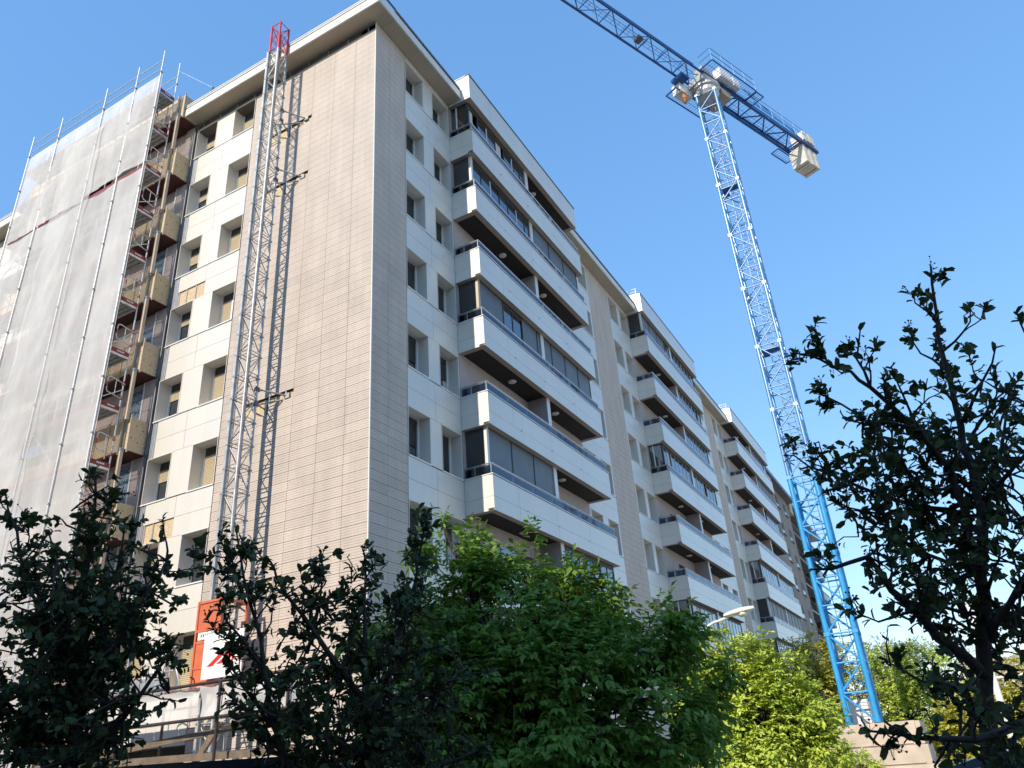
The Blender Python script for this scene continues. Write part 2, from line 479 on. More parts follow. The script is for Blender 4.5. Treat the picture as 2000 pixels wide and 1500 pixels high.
# ---- windows
def window(side, a, b, S, style, rng):
    H = S+1.56; D = 0.41
    mb = MB()
    mb.box(*fb(side, a-0.0, b+0.0, -0.62, -0.02, H, H+0.02))
    fr = mb.build('window', 'reveal', BLD)
    # reveal lining: head is the mesh above, jambs and sill below
    ibox('reveal', 'reveal', fr, *fb(side, a, a+0.02, -0.62, 0.012, S, H))
    ibox('reveal', 'reveal', fr, *fb(side, b-0.02, b, -0.62, 0.012, S, H))
    ibox('head_lining', 'reveal', fr, *fb(side, a+0.02, b-0.02, -0.62, 0.012, H-0.02, H))
    ibox('sill', 'pvc', fr, *fb(side, a-0.01, b+0.01, -0.60, 0.035, S-0.03, S+0.004))
    i0, i1 = a+0.02, b-0.02
    # frame ring
    for q in ((i0, i0+0.06, S+0.004, H-0.02), (i1-0.06, i1, S+0.004, H-0.02)):
        ibox('window_frame', 'pvc', fr, *fb(side, q[0], q[1], -0.47, -D, q[2], q[3]))
    ibox('window_frame', 'pvc', fr, *fb(side, i0+0.06, i1-0.06, -0.47, -D, S+0.004, S+0.07))
    top = H-(0.36 if side == 'L' else 0.2)
    ibox('shutter_box', 'screen_dark', fr, *fb(side, i0+0.06, i1-0.06, -0.50, -D-0.03, top, H-0.02))
    p0, p1 = i0+0.06, i1-0.06
    if style > 0.02:
        zb = top - style*(top-S-0.07)
        ibox('shutter', 'shutter_tan' if side == 'L' else 'shutter_dark', fr, *fb(side, p0, p1, -0.475, -0.455, zb, top))
    if style < 0.98:
        ibox('pane', 'glass_dark', fr, *fb(side, p0, p1, -0.50, -0.49, S+0.07, top))
        mid = (p0+p1)/2
        if rng.random() < 0.75:
            ibox('mullion', 'pvc', fr, *fb(side, mid-0.045, mid+0.045, -0.478, -0.43, S+0.07, top-0.001))
        if rng.random() < 0.6:
            e = rng.uniform(0.15, 0.3)
            ibox('curtain', 'curtain', fr, *fb(side, p0 if side == 'L' else p1-e, p0+e if side == 'L' else p1, -0.486, -0.480, S+0.08, top))
    return fr

def panel(side, a, b, z0, z1):
    if b-a > 0.06 and z1-z0 > 0.06:
        ibox('facade_panel', 'panel_white', BLD, *fb(side, a+0.005, b-0.005, -0.04, 0.0, z0+0.005, z1-0.005))

def strip(side, u0, u1, wins, joints, styles, rng, top_panel=True, edge=None, skip=()):
    """cladded wall strip with window columns; joints = vertical joints in the spandrels"""
    wall = MB()
    cuts = [u0]
    for a, b in wins: cuts += [a, b]
    cuts.append(u1)
    for k in range(9):
        S = S0-k*FH; H = S+1.56
        zlo = S-(FH-1.56)
        if k == 8: zlo = GZ
        wall.box(*fb(side, u0, u1, -0.70, -0.06, zlo, S-0.03))
        if k < 8:
            for i in range(0, len(cuts), 2):
                if cuts[i+1]-cuts[i] > 0.02:
                    wall.box(*fb(side, cuts[i], cuts[i+1], -0.70, -0.06, S-0.03, H+0.02))
                    panel(side, cuts[i], cuts[i+1], S, H)
        ed = [u0]+list(joints)+[u1 if edge is None else edge]
        for i in range(len(ed)-1):
            panel(side, ed[i], ed[i+1], S-0.71, S-0.032)
            if (k, i) not in skip:
                panel(side, ed[i], ed[i+1], zlo, S-0.71)
        if k < 8:
            for ci, (a, b) in enumerate(wins):
                st = styles(ci, k)
                window(side, a, b, S, st, rng)
    wall.box(*fb(side, u0, u1, -0.70, -0.06, S0+1.58, 24.99 if top_panel else 24.64))
    if top_panel: panel(side, u0, u1, S0+1.56, 24.985)
    wall.build('wall', 'backing', BLD)

rng = random.Random(3)
LST = [{0: 1, 1: 1, 2: 1, 3: 0.72, 4: 1, 5: 1, 6: 0.0, 7: 1}, {0: .3, 1: 0.2, 2: 0.35, 3: 0.15, 4: 0.25, 5: 0.3, 6: 0.2, 7: 0.6}]
strip('L', 5.92, 9.24, [(5.93, 7.07), (8.03, 9.20)], [7.53], lambda c, k: LST[c][k], rng, top_panel=False, edge=8.94, skip=((2, 1), (5, 1)))
for k in range(8):
    S = S0-k*FH
    bx('flashing', 'galv', BLD, *fb('L', 8.95, 9.22, -0.05, -0.02, S-1.33, S-0.04))
    for y in (9.0, 9.09, 9.16):
        ibox('batten', 'alu', BLD, *fb('L', y, y+0.025, -0.02, 0.0, S-1.3, S-0.05))
for k in (2, 5):
    S = S0-k*FH
    s = bx('opened_slot', 'osb', BLD, *fb('L', 7.54, 8.93, -0.055, -0.045, S-1.33, S-0.72))
    for y in (7.98, 8.46, 8.86):
        ibox('batten', 'alu', s, *fb('L', y, y+0.045, -0.04, -0.01, S-1.33, S-0.715))
styR = {(0,0): 1, (0,1): .45, (0,2): 1, (0,3): 1, (0,4): .55, (0,5): .55, (1,0): 1, (1,1): .4, (1,2): 1, (1,3): .85, (1,4): .5, (1,5): 1}
strip('R', 1.74, 4.72, [(1.745, 2.89), (3.516, 4.656)], [3.2], lambda c, k: styR.get((c, k), .4), rng)
rs = random.Random(11)
rstyle = lambda c, k: rs.choice((1, 1, .6, .4, .2))
strip('R', 14.98, 18.42, [(15.14, 16.40), (17.06, 18.25)], [16.7], rstyle, rng)
strip('R', 21.45, 24.66, [(21.55, 22.85), (23.30, 24.60)], [23.05], rstyle, rng)
strip('R', 36.0, 40.75, [(36.4, 37.7), (38.9, 40.2)], [38.3], rstyle, rng)
strip('R', 42.95, 46.0, [(43.1, 44.3), (44.8, 45.9)], [44.5], rstyle, rng)
strip('L', 19.7, 31.5, [(20.6, 21.8), (23.0, 24.2), (26.5, 27.7)], [22.4, 25.2, 28.5], rstyle, rng)

# ---- roof and eaves
bx('roof', 'dark_metal', BLD, 0.3, 60.0, 0.3, 31.8, 25.39, 25.56)
def eave(side, u0, u1, mitre=False):
    n = max(1, round((u1-u0)/2.9)); w = (u1-u0)/n
    for i in range(n):
        ibox('soffit_panel', 'soffit', BLD, *fb(side, u0+i*w+0.003, u0+(i+1)*w-0.003, -0.30, 0.60, 25.0, 25.03))
    e = bx('eave', 'backing', BLD, *fb(side, u0, u1, -0.30, 0.58, 25.03, 25.36))
    bx('fascia', 'fascia', e, *fb(side, u0, u1, 0.60, 0.65, 24.995, 25.37))
    bx('groove', 'dark_metal', e, *fb(side, u0, u1, 0.40, 0.625, 25.37, 25.42))
    bx('gutter', 'fascia' if side == 'L' else 'dark_metal', e, *fb(side, u0, u1, 0.44, 0.655, 25.42, 25.58))
    bx('gutter_lip', 'alu', e, *fb(side, u0, u1, 0.60, 0.675, 25.50, 25.515))
eave('L', -0.65, 9.24)
eave('R', 0.305, 4.65)
bx('fascia', 'fascia', BLD, -0.60, 0.305, -0.652, -0.602, 24.997, 25.37)
bx('gutter', 'dark_metal', BLD, -0.40, 0.305, -0.662, -0.6555, 25.42, 25.58)
bx('fascia_end', 'fascia', BLD, 4.655, 4.70, -0.64, -0.06, 25.0, 25.37)
bx('fascia_end', 'fascia', BLD, -0.64, -0.06, 9.245, 9.29, 25.0, 25.37)
eave('R', 15.02, 24.6); eave('R', 36.02, 45.95)
eave('L', 19.8, 31.5)
bx('fascia_end', 'fascia', BLD, 24.605, 24.64, -0.64, -0.06, 25.0, 25.37)
bx('fascia_end', 'fascia', BLD, 45.955, 45.99, -0.64, -0.06, 25.0, 25.37)

# ---- balconies of the street side
BD = 1.06
def balcony(x0, x1, k, segs, first):
    S = S0-k*FH; zb = S-1.17
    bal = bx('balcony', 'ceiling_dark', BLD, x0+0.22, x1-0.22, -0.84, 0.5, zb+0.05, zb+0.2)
    bx('edge_band', 'taupe', bal, x0, x1, -BD+0.002, -0.84, zb, zb+0.08)
    bx('edge_band', 'taupe', bal, x0+0.002, x0+0.22, -0.84, -0.002, zb+0.002, zb+0.082)
    bx('edge_band', 'taupe', bal, x1-0.22, x1-0.002, -0.84, -0.002, zb+0.002, zb+0.082)
    L = x1-x0
    ed = [x0, x0+1.68] + [x0+1.68+(L-1.68)*i/3 for i in (1, 2, 3)]
    for za, zc in ((zb, S-0.71), (S-0.71, S)):
        for i in range(len(ed)-1):
            ibox('parapet_panel', 'panel_white', bal, ed[i]+0.004 if i else ed[i], ed[i+1]-0.004, -BD, -BD+0.04, za+0.004, zc-0.004)
        ibox('parapet_panel', 'panel_white', bal, x0, x0+0.04, -BD+0.042, -0.004, za+0.004, zc-0.004)
        ibox('parapet_panel', 'panel_white', bal, x1-0.04, x1, -BD+0.042, -0.004, za+0.004, zc-0.004)
    pb = MB().box(x0+0.045, x1-0.045, -BD+0.045, -BD+0.13, zb+0.08, S-0.01)
    pb.box(x0+0.045, x0+0.13, -BD+0.13, -0.02, zb+0.08, S-0.01).box(x1-0.13, x1-0.045, -BD+0.13, -0.02, zb+0.08, S-0.01)
    pb.build('parapet_core', 'render_pink', bal)
    bx('coping', 'pvc', bal, x0-0.02, x1+0.02, -BD-0.025, -BD+0.15, S+0.004, S+0.03)
    bx('coping', 'pvc', bal, x0-0.02, x0+0.15, -BD+0.15, -0.01, S+0.005, S+0.031)
    bx('coping', 'pvc', bal, x1-0.15, x1+0.02, -BD+0.15, -0.01, S+0.005, S+0.031)
    bx('coping_shadow', 'dark_metal', bal, x0-0.006, x1+0.006, -BD-0.008, -BD+0.1, S-0.018, S+0.004)  # dark strip standing in for the shadow under the coping
    # rail: posts, glass, handrail
    yr = -BD+0.05
    n = max(3, int(round(L/1.5)))
    for i in range(n+1):
        x = x0+0.06+(L-0.12)*i/n
        ibox('rail_post', 'steel_rail', bal, x-0.02, x+0.02, yr+0.01, yr+0.03, S+0.03, S+0.37)
        if i < n:
            xb = x0+0.06+(L-0.12)*(i+1)/n
            ibox('rail_glass', 'rail_glass', bal, x+0.03, xb-0.03, yr-0.004, yr+0.004, S+0.055, S+0.34)
    for xe in (x0+0.05, x1-0.05):
        ibox('rail_glass', 'rail_glass', bal, xe-0.004, xe+0.004, yr+0.06, -0.42, S+0.055, S+0.34)
        ibox('rail_glass', 'rail_glass', bal, xe-0.004, xe+0.004, -0.38, -0.03, S+0.055, S+0.34)
        ibox('rail_post', 'steel_rail', bal, xe-0.01, xe+0.01, -0.415, -0.385, S+0.03, S+0.37)
        rod('handrail', 'steel_rail', bal, (xe, yr, S+0.39), (xe, -0.02, S+0.39), 0.022)
        rod('handrail', 'steel_rail', bal, (xe, yr+0.02, S+0.345), (xe, -0.02, S+0.345), 0.009)
    rod('handrail', 'steel_rail', bal, (x0+0.05, yr, S+0.39), (x1-0.05, yr, S+0.39), 0.024)
    rod('handrail', 'steel_rail', bal, (x0+0.05, yr, S+0.345), (x1-0.05, yr, S+0.345), 0.009)
    # room behind the rail
    zt = S+FH-1.17+0.05
    if k == 0: zt = 24.92
    xm = (x0+x1)/2
    if first:
        return bal
    bx('back_wall', 'render_pink', bal, x0+0.02, x1-0.02, -0.004, 0.2, zb+0.2, zt)
    ibox('divider', 'render_pink', bal, xm-0.09, xm+0.16, -0.80, -0.005, zb+0.2, zt)
    ibox('divider_edge', 'panel_white', bal, xm-0.10, xm+0.17, -0.85, -0.802, zb+0.2, zt)
    for xl in (x0+L*0.30, x0+L*0.655):
        ibox('door', 'glass_dark', bal, xl-1.0, xl-0.05, -0.03, -0.006, zb+0.25, zb+2.35)
        ibox('door', 'shutter_dark', bal, xl+0.25, xl+1.45, -0.03, -0.006, zb+0.25, zb+2.35)
    if k < 8:
        for kind, a, b in segs:
            if kind == 'open': 
                for xl in (x0+L*0.30, x0+L*0.655):
                    if a < xl < b:
                        lm = MB(); pts = [(0, -0.05), (0.14, -0.05), (0.16, -0.02), (0.16, 0.0)]
                        v = [(xl, -0.40, zt-0.055)]; f = []
                        for r, dz in ((0.10, -0.05), (0.15, -0.035), (0.165, 0.0)):
                            for j in range(12):
                                q = j*math.pi/6; v.append((xl+r*math.cos(q), -0.40+r*math.sin(q), zt+dz-0.002))
                        for j in range(12):
                            kx = (j+1) % 12
                            f += [(0, 1+kx, 1+j), (1+j, 1+kx, 13+kx, 13+j), (13+j, 13+kx, 25+kx, 25+j)]
                        lm.poly(v, f).build('ceiling_lamp', 'lamp_glass', bal, True)
                continue
            y = -0.80
            if kind == 'screen':
                n = max(1, int(round((b-a)/1.42))); w = (b-a)/n
                for i in range(n):
                    ibox('screen', 'screen', bal, a+i*w+0.03, a+(i+1)*w-0.03, y, y+0.02, S+0.0, zt-0.03)
                    ibox('glazing_bar', 'dark_metal', bal, a+i*w-0.03, a+i*w+0.03, y-0.02, y+0.03, S, zt-0.001)
            else:
                n = max(2, int(round((b-a)/0.72))); w = (b-a)/n
                rr = random.Random(int(a*10)+k)
                ibox('head_box', 'screen_dark', bal, a, b, y-0.01, y+0.08, zt-0.22, zt-0.002)
                for i in range(n):
                    r0 = rr.random()
                    if r0 > 0.08:
                        ibox('pane', 'glass_dark' if r0 > 0.45 else 'pane_glass', bal, a+i*w+0.02, a+(i+1)*w-0.02, y+0.01, y+0.02, S+0.0, zt-0.222)
                    if r0 < 0.62:
                        e = rr.uniform(0.3, 0.95)*w
                        ibox('curtain', 'curtain', bal, a+i*w+0.02, a+i*w+e, y+0.05, y+0.06, S-0.3, zt-0.23)
                    ibox('glazing_bar', 'pvc' if (i % 3 == 2 and k < 2) else 'alu' if x0 > 20 else 'dark_metal', bal, a+i*w-0.022, a+i*w+0.022, y-0.01, y+0.05, S, zt-0.223)
            ibox('glazing_bar', 'dark_metal', bal, b-0.03, b+0.03, y-0.02, y+0.03, S, zt-0.001)
            if a < x0+0.5:
                if kind == 'screen' or k == 1:
                    ibox('screen', 'screen_dark', bal, x0+0.19, x0+0.21, -0.72, -0.02, S-0.2, zt-0.01)
                    ibox('corner_post', 'timber' if k == 3 else 'fascia', bal, x0+0.17, x0+0.30, -0.83, -0.725, S-0.2, zt-0.012)
                else:
                    ibox('pane', 'glass_dark', bal, x0+0.19, x0+0.2, -0.72, -0.05, S-0.2, zt-0.06)
                    ibox('corner_post', 'dark_metal', bal, x0+0.17, x0+0.28, -0.83, -0.725, S-0.2, zt-0.012)
                    ibox('glazing_bar', 'dark_metal', bal, x0+0.175, x0+0.225, -0.72, -0.02, zt-0.06, zt-0.011)
                    ibox('glazing_bar', 'pvc', bal, x0+0.175, x0+0.225, -0.30, -0.24, S, zt-0.061)
            if b > x1-0.5:
                ibox('screen', 'screen_dark', bal, x1-0.27, x1-0.25, -0.78, -0.02, S-0.2, zt-0.01)
    return bal

def bay(x0, x1, cfg):
    L = x1-x0; m = (x0+x1)/2
    a, b = x0+0.24, x1-0.26
    for k in range(8):
        segs = [(kd, x0+0.24+(b-a)*p0, x0+0.24+(b-a)*p1) for kd, p0, p1 in cfg[k]]
        balcony(x0, x1, k, segs, False)
    balcony(x0, x1, 8, [], True)
    # roof beam
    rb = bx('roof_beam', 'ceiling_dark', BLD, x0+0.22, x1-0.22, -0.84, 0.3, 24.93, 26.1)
    bx('edge_band', 'taupe', rb, x0+0.003, x1-0.003, -BD+0.003, -0.84, 24.88, 25.0)
    bx('edge_band', 'taupe', rb, x0+0.003, x0+0.22, -0.838, 0.3, 24.882, 25.0)
    bx('edge_band', 'taupe', rb, x1-0.22, x1-0.003, -0.838, 0.3, 24.882, 25.0)
    ed = [x0, x0+1.68] + [x0+1.68+(L-1.68)*i/3 for i in (1, 2, 3)]
    for za, zc in ((24.88, 25.5), (25.5, 26.15)):
        for i in range(4):
            ibox('parapet_panel', 'panel_white', rb, ed[i]+0.004 if i else ed[i], ed[i+1]-0.004, -BD, -BD+0.04, za+0.003, zc-0.003)
        ibox('parapet_panel', 'panel_white', rb, x0, x0+0.04, -BD+0.042, 0.6, za+0.003, zc-0.003)
        ibox('parapet_panel', 'panel_white', rb, x1-0.04, x1, -BD+0.042, 0.6, za+0.003, zc-0.003)
    MB().box(x0+0.045, x1-0.045, -BD+0.045, 0.6, 25.0, 26.12).build('beam_core', 'taupe', rb)
    bx('coping', 'dark_metal', rb, x0-0.01, x1+0.03, -BD-0.03, -BD+0.2, 26.15, 26.19)
    bx('coping', 'pvc', rb, x0-0.03, x0+0.2, -BD+0.2, 0.6, 26.15, 26.185)
    for i in range(4):
        rod('roof_rail_post', 'tube_white', rb, (x0+0.1, -0.8+i*0.5, 26.18), (x0+0.1, -0.8+i*0.5, 26.6 if x0 > 20 else 26.32), 0.02)
    zz = 26.6 if x0 > 20 else 26.32
    rod('roof_rail', 'tube_white', rb, (x0+0.1, -0.85, zz), (x0+0.1, 0.75, zz), 0.025)
    if x0 > 20: rod('roof_rail', 'tube_white', rb, (x0+0.1, -0.85, 26.4), (x0+0.1, 0.75, 26.4), 0.02)

O_ = 'open'; G_ = 'glass'; K_ = 'screen'
bay(4.72, 15.0, [
    [(G_, 0, .52), (O_, .53, 1)], [(G_, 0, .52), (K_, .53, 1)], [(O_, 0, 1)],
    [(K_, 0, .18), (G_, .18, .33), (K_, .33, 1)], [(O_, 0, 1)], [(K_, 0, .50), (O_, .51, 1)],
    [(O_, 0, .5), (G_, .52, 1)], [(G_, 0, 1)]])
bay(24.66, 36.0, [
    [(K_, 0, .4), (G_, .4, 1)], [(O_, 0, .5), (G_, .5, 1)], [(O_, 0, .5), (G_, .5, 1)], [(G_, 0, 1)],
    [(O_, 0, 1)], [(O_, 0, 1)], [(G_, 0, 1)], [(G_, 0, 1)]])
bay(46.0, 59.6, [
    [(O_, 0, .5), (G_, .5, 1)], [(O_, 0, .55), (K_, .55, 1)], [(O_, 0, .6), (G_, .6, 1)], [(O_, 0, 1)],
    [(G_, 0, 1)], [(K_, 0, 1)], [(G_, 0, 1)], [(O_, 0, 1)]])
# fixing eyes along the balcony fronts
for k in range(7):
    for x in (6.9, 9.3, 11.9):
        ibox('fixing_eye', 'steel_rail', BLD, x, x+0.05, -BD-0.03, -BD, S0-k*FH-0.73, S0-k*FH-0.70)

# ---- balconies of the sunny side, still boarded with OSB
for k in range(-1, 8):
    S = S0-k*FH; zb = S-1.17
    y0, y1 = 9.36, 19.6
    if k < 0: zb = 25.0; S = 26.2
    ob = bx('boarded_balcony', 'soffit_red', BLD, -0.70, 0.0, y0+0.02, y1, zb, zb+0.16)
    ob['label'] = 'balcony boxed in with chipboard sheets and a dark red underside'
    ibox('osb_sheet', 'osb', ob, -0.72, -0.02, y0, y0+0.02, zb+0.02, S)
    yy = y0+0.02
    while yy < y1-0.1:
        ye = min(yy+2.5, y1)
        ibox('osb_sheet', 'osb', ob, -0.72, -0.70, yy+0.004, ye-0.004, zb+0.06, zb+0.06+0.56)
        ibox('osb_sheet', 'osb', ob, -0.715, -0.70, yy+0.004, ye-0.004, zb+0.63, S-0.03)
        for t in (0.2, 1.0, 1.8):
            if yy+t < y1 and (yy > y0+0.5 or t > 0.3):
                ibox('batten', 'timber', ob, -0.75, -0.722, yy+t, yy+t+0.05, zb-0.05, S+0.08)
        yy = ye
    for j in range(5):
        ibox('fixing', 'pipe_dark', ob, -0.10-0.13*j-0.02, -0.10-0.13*j+0.02, y0-0.006, y0, zb+0.25+(0.5 if j % 2 else 0.0)+0.05*j, zb+0.29+(0.5 if j % 2 else 0.0)+0.05*j)
    ibox('batten', 'timber', ob, -0.735, -0.69, y0-0.03, y0-0.001, zb-0.06, S+0.1)
    ibox('corner_stud', 'timber', ob, -0.80, -0.755, y0+0.28, y0+0.34, zb-0.1, S+0.1)
    ibox('flashing', 'pvc', ob, -0.05, 0.03, y0-0.05, y0-0.008, zb-0.03, S+0.05)
    if k < 7:
        # rough timber prop from this slab to the one below
        MB().box(-0.87, -0.76, y0+0.06, y0+0.17, zb-1.82, zb-0.02).build('timber_prop', 'timber', ob)
        ibox('prop_head', 'film', ob, -0.885, -0.745, y0+0.045, y0+0.185, zb-0.02, zb+0.06)
    if 0 <= k < 7:
        for a, b, c, d in ((9.9, 9.98, zb-1.75, zb-0.01), (10.62, 10.7, zb-1.75, zb-0.01)):
            ibox('door_trim', 'pvc', ob, -0.04, -0.012, a, b, c, d)
    # old wall boards behind
    for r in range(3):
        zz = zb-1.73+r*0.58
        ibox('insulation_board', 'old_wall', ob, -0.03, 0.0, y0-0.02, 9.88, zz+0.004, zz+0.57)
        ibox('insulation_board', 'old_wall', ob, -0.03, 0.0, 10.72, 12.3, zz+0.004, zz+0.57)
        ibox('insulation_board', 'old_wall', ob, -0.03, 0.0, 12.31, 14.6, zz+0.004, zz+0.57)
    ibox('doorway', 'glass_dark', ob, 0.02, 0.04, 14.7, 17.0, zb-1.73, zb-0.01)
bx('wall', 'old_wall', BLD, 0.045, 0.7, 9.25, 19.7, GZ, 25.4)
rod('drain_pipe', 'pipe_dark', BLD, (-0.05, 9.29, GZ), (-0.05, 9.29, 24.95), 0.036, 8)
for k in range(0, 8):
    MB().tube([(-0.05, 9.29, S0-k*FH-1.2), (-0.05, 9.29, S0-k*FH-1.02)], 0.05, 8).build('pipe_collar', 'pipe_dark', BLD, True)
bx('parapet', 'concrete', BLD, -0.70, 0.4, 9.4, 19.6, 26.2, 26.24)
# protective film printed with the sheet maker's name over the balcony doors
def text_mesh(s):
    cu = bpy.data.curves.new('lettering', 'FONT'); cu.body = s; cu.size = 0.3; cu.extrude = 0.002; cu.align_x = 'LEFT'
    t = bpy.data.objects.new('lettering', cu); COL.objects.link(t)
    bpy.context.view_layer.update()
    me = bpy.data.meshes.new_from_object(t.evaluated_get(bpy.context.evaluated_depsgraph_get()))
    bpy.data.objects.remove(t)
    me.materials.clear(); me.materials.append(M['ink'])
    return me
T_STAC, T_BOND = text_mesh('STAC'), text_mesh('BOND')
RT = Matrix(((0, 0, -1, 0), (-1, 0, 0, 0), (0, 1, 0, 0), (0, 0, 0, 1)))   # text x -> -y, y -> z, faces -x
for k in range(1, 6):
    zt = S0-k*FH-1.22
    fl = bx('door_film', 'film', BLD, -0.02, -0.008, 9.985, 10.615, zt-1.6, zt-(0.35 if k == 2 else 0.05))
    for j in range(4):
        zz = zt-0.36-j*0.38
        if k == 2 and j == 0: continue
        inst('lettering', T_BOND if (j+k) % 2 else T_STAC, fl, Matrix.Translation((-0.024, 10.545, zz)) @ RT @ Matrix.Diagonal((0.72, 0.78, 1, 1)))
# ------------------------------------------------------------------ mast hoist on the sunny facade
HX, HY, HW = -0.90, 3.91, 0.215
hoist = thing('construction_hoist', (HX, HY, GZ), 'tall galvanised lattice hoist mast with red top, tied to the beige tiled wall', 'hoist')
BAY = 0.72
zt_all = 26.35
nb = int((zt_all-GZ)/BAY)
cr = [(HX-HW, HY+HW), (HX-HW, HY-HW), (HX+HW, HY-HW), (HX+HW, HY+HW)]
for n in range(nb+1):
    z0 = zt_all-(n+1)*BAY; z1 = z0+BAY
    red = n < 2
    mt = 'paint_red' if red else 'galv_mast'
    for i in range(4):
        a = cr[i]; b = cr[(i+1) % 4]
        rod('leg', mt, hoist, (*a, z0), (*a, z1), 0.042, 8)
        if n or i != 3 or True:
            rod('crossbar', mt, hoist, (*a, z1-0.02), (*b, z1-0.02), 0.017)
            rod('crossbar', mt, hoist, (*a, z0+0.09), (*b, z0+0.09), 0.015)
        flip = (n+i) % 2
        p, q = (a, b) if flip else (b, a)
        rod('diagonal', mt, hoist, (*p, z0+0.09), (*q, z1-0.02), 0.017)
    if not red:
        ibox('rack', 'galv_mast', hoist, HX-HW-0.09, HX-HW-0.05, HY+HW-0.04, HY+HW+0.045, z0+0.004, z1-0.004)
        ibox('rack', 'galv_mast', hoist, HX-HW+0.10, HX-HW+0.14, HY+HW+0.04, HY+HW+0.09, z0+0.004, z1-0.004)
        ibox('guide_bolt', 'galv_dull', hoist, HX-HW-0.09, HX-HW-0.02, HY+HW-0.06, HY+HW+0.07, z1-0.05, z1-0.006)
        ibox('guide_bolt', 'galv_dull', hoist, HX+HW-0.03, HX+HW+0.05, HY-HW-0.06, HY-HW+0.03, z1-0.05, z1-0.006)
for zt in (22.05, 19.3, 10.82, 5.05):
    for (a, b) in (((HX+HW, HY-HW, zt+0.06), (0.06, 3.12, zt-0.06)), ((HX+HW, HY+HW, zt-0.05), (0.06, 4.55, zt-0.20)), ((HX+HW, HY-HW, zt-0.42), (0.06, 4.05, zt-0.25)), ((HX+HW, HY+HW, zt-0.42), (0.06, 3.35, zt-0.1))):
        rod('tie_rod', 'galv_dull', hoist, a, b, 0.026)
    ibox('tie_clamp', 'pipe_dark', hoist, HX+HW-0.05, HX+HW+0.08, HY-HW-0.05, HY-HW+0.06, zt-0.5, zt-0.36)
    ibox('tie_clamp', 'pipe_dark', hoist, HX+HW-0.05, HX+HW+0.08, HY-HW-0.05, HY-HW+0.06, zt-0.01, zt+0.12)
    ibox('wall_bracket', 'galv_dull', hoist, -0.03, 0.04, 3.05, 3.25, zt-0.14, zt+0.02)
    rod('tie_rod', 'galv_mast', hoist, (0.0, 4.0, zt-0.45), (0.0, 4.0, zt-0.02), 0.04)
# orange drive cage at its foot
cx0, cx1, cy0, cy1, cz0, cz1 = -1.36, -0.55, 3.48, 4.30, 2.55, 4.72
MB().box(cx0+0.04, cx1-0.04, cy0+0.04, cy1-0.04, 3.72, 3.76).build('cage_floor', 'paint_orange', hoist)
for x in (cx0, cx1):
    for y in (cy0, cy1):
        ibox('cage_post', 'paint_orange', hoist, x-0.03, x+0.03, y-0.03, y+0.03, cz0, cz1)
for z in (2.58, 3.1, 3.70, 3.98, 4.68):
    ibox('cage_bar', 'paint_orange', hoist, cx0-0.025, cx0+0.025, cy0+0.035, cy1-0.035, z-0.03, z+0.03)
    ibox('cage_bar', 'paint_orange', hoist, cx1-0.025, cx1+0.025, cy0+0.035, cy1-0.035, z-0.03, z+0.03)
    ibox('cage_bar', 'paint_orange', hoist, cx0+0.035, cx1-0.035, cy0-0.025, cy0+0.025, z-0.03, z+0.03)
    ibox('cage_bar', 'paint_orange', hoist, cx0+0.035, cx1-0.035, cy1-0.025, cy1+0.025, z-0.03, z+0.03)
pm = MB(); w_ = (cy1-cy0-0.08)/10
for i in range(10):     # corrugated side sheet
    y = cy0+0.04+i*w_
    pm.poly([(cx0-0.012,y,4.01),(cx0+0.012,y+w_/2,4.01),(cx0-0.012,y+w_,4.01),(cx0-0.012,y,4.65),(cx0+0.012,y+w_/2,4.65),(cx0-0.012,y+w_,4.65)], [(0,3,4,1),(1,4,5,2)])
pm.build('cage_sheet', 'paint_orange', hoist)
ibox('cage_sheet', 'paint_orange', hoist, cx0-0.01, cx0+0.01, cy0+0.04, cy1-0.04, 2.62, 3.68)
ibox('cage_sheet', 'paint_orange', hoist, cx0+0.04, cx1-0.04, cy0-0.01, cy0+0.01, 3.73, 3.95)
pl_ = ibox('name_plate', 'sign_white', hoist, cx0-0.05, cx0-0.035, cy0+0.1, cy1-0.12, 3.76, 3.93)
for i in range(6):
    ibox('plate_print', 'pipe_dark', pl_, cx0-0.053, cx0-0.0505, cy0+0.18+i*0.075, cy0+0.22+i*0.075, 3.81, 3.88)
# sign hung in front of the cage
sg = thing('sign_board', (-1.5, 3.0, 2.7), 'white site sign board with red lettering hanging on the orange hoist cage', 'sign')
MB().box(-1.53, -1.50, 2.45, 3.78, 2.78, 3.82).build('board', 'sign_white', sg)
for i in range(7):
    ibox('small_print', 'ink', sg, -1.534, -1.5305, 2.75+i*0.085, 2.80+i*0.085, 3.68, 3.745)
def red_mark(pts):
    v = [(-1.535, y, z+0.16) for y, z in pts]
    MB().poly(v, [tuple(range(len(pts)))]).build('red_mark', 'sign_red', sg)
red_mark([(3.62, 2.90), (3.25, 3.14), (3.05, 3.14), (3.42, 2.90)])
red_mark([(3.3, 2.93), (3.1, 3.04), (2.95, 3.04), (3.1, 2.93)])
for i, (h0, h1, w_) in enumerate(((2.96, 3.30, 0.10), (3.02, 3.24, 0.08), (2.96, 3.12, 0.08), (3.18, 3.30, 0.09), (2.96, 3.26, 0.06), (3.05, 3.30, 0.07))):
    y = 3.0-i*0.10
    red_mark([(y, h0), (y-0.03, h1), (y-0.03-w_, h1), (y-w_, h0)])

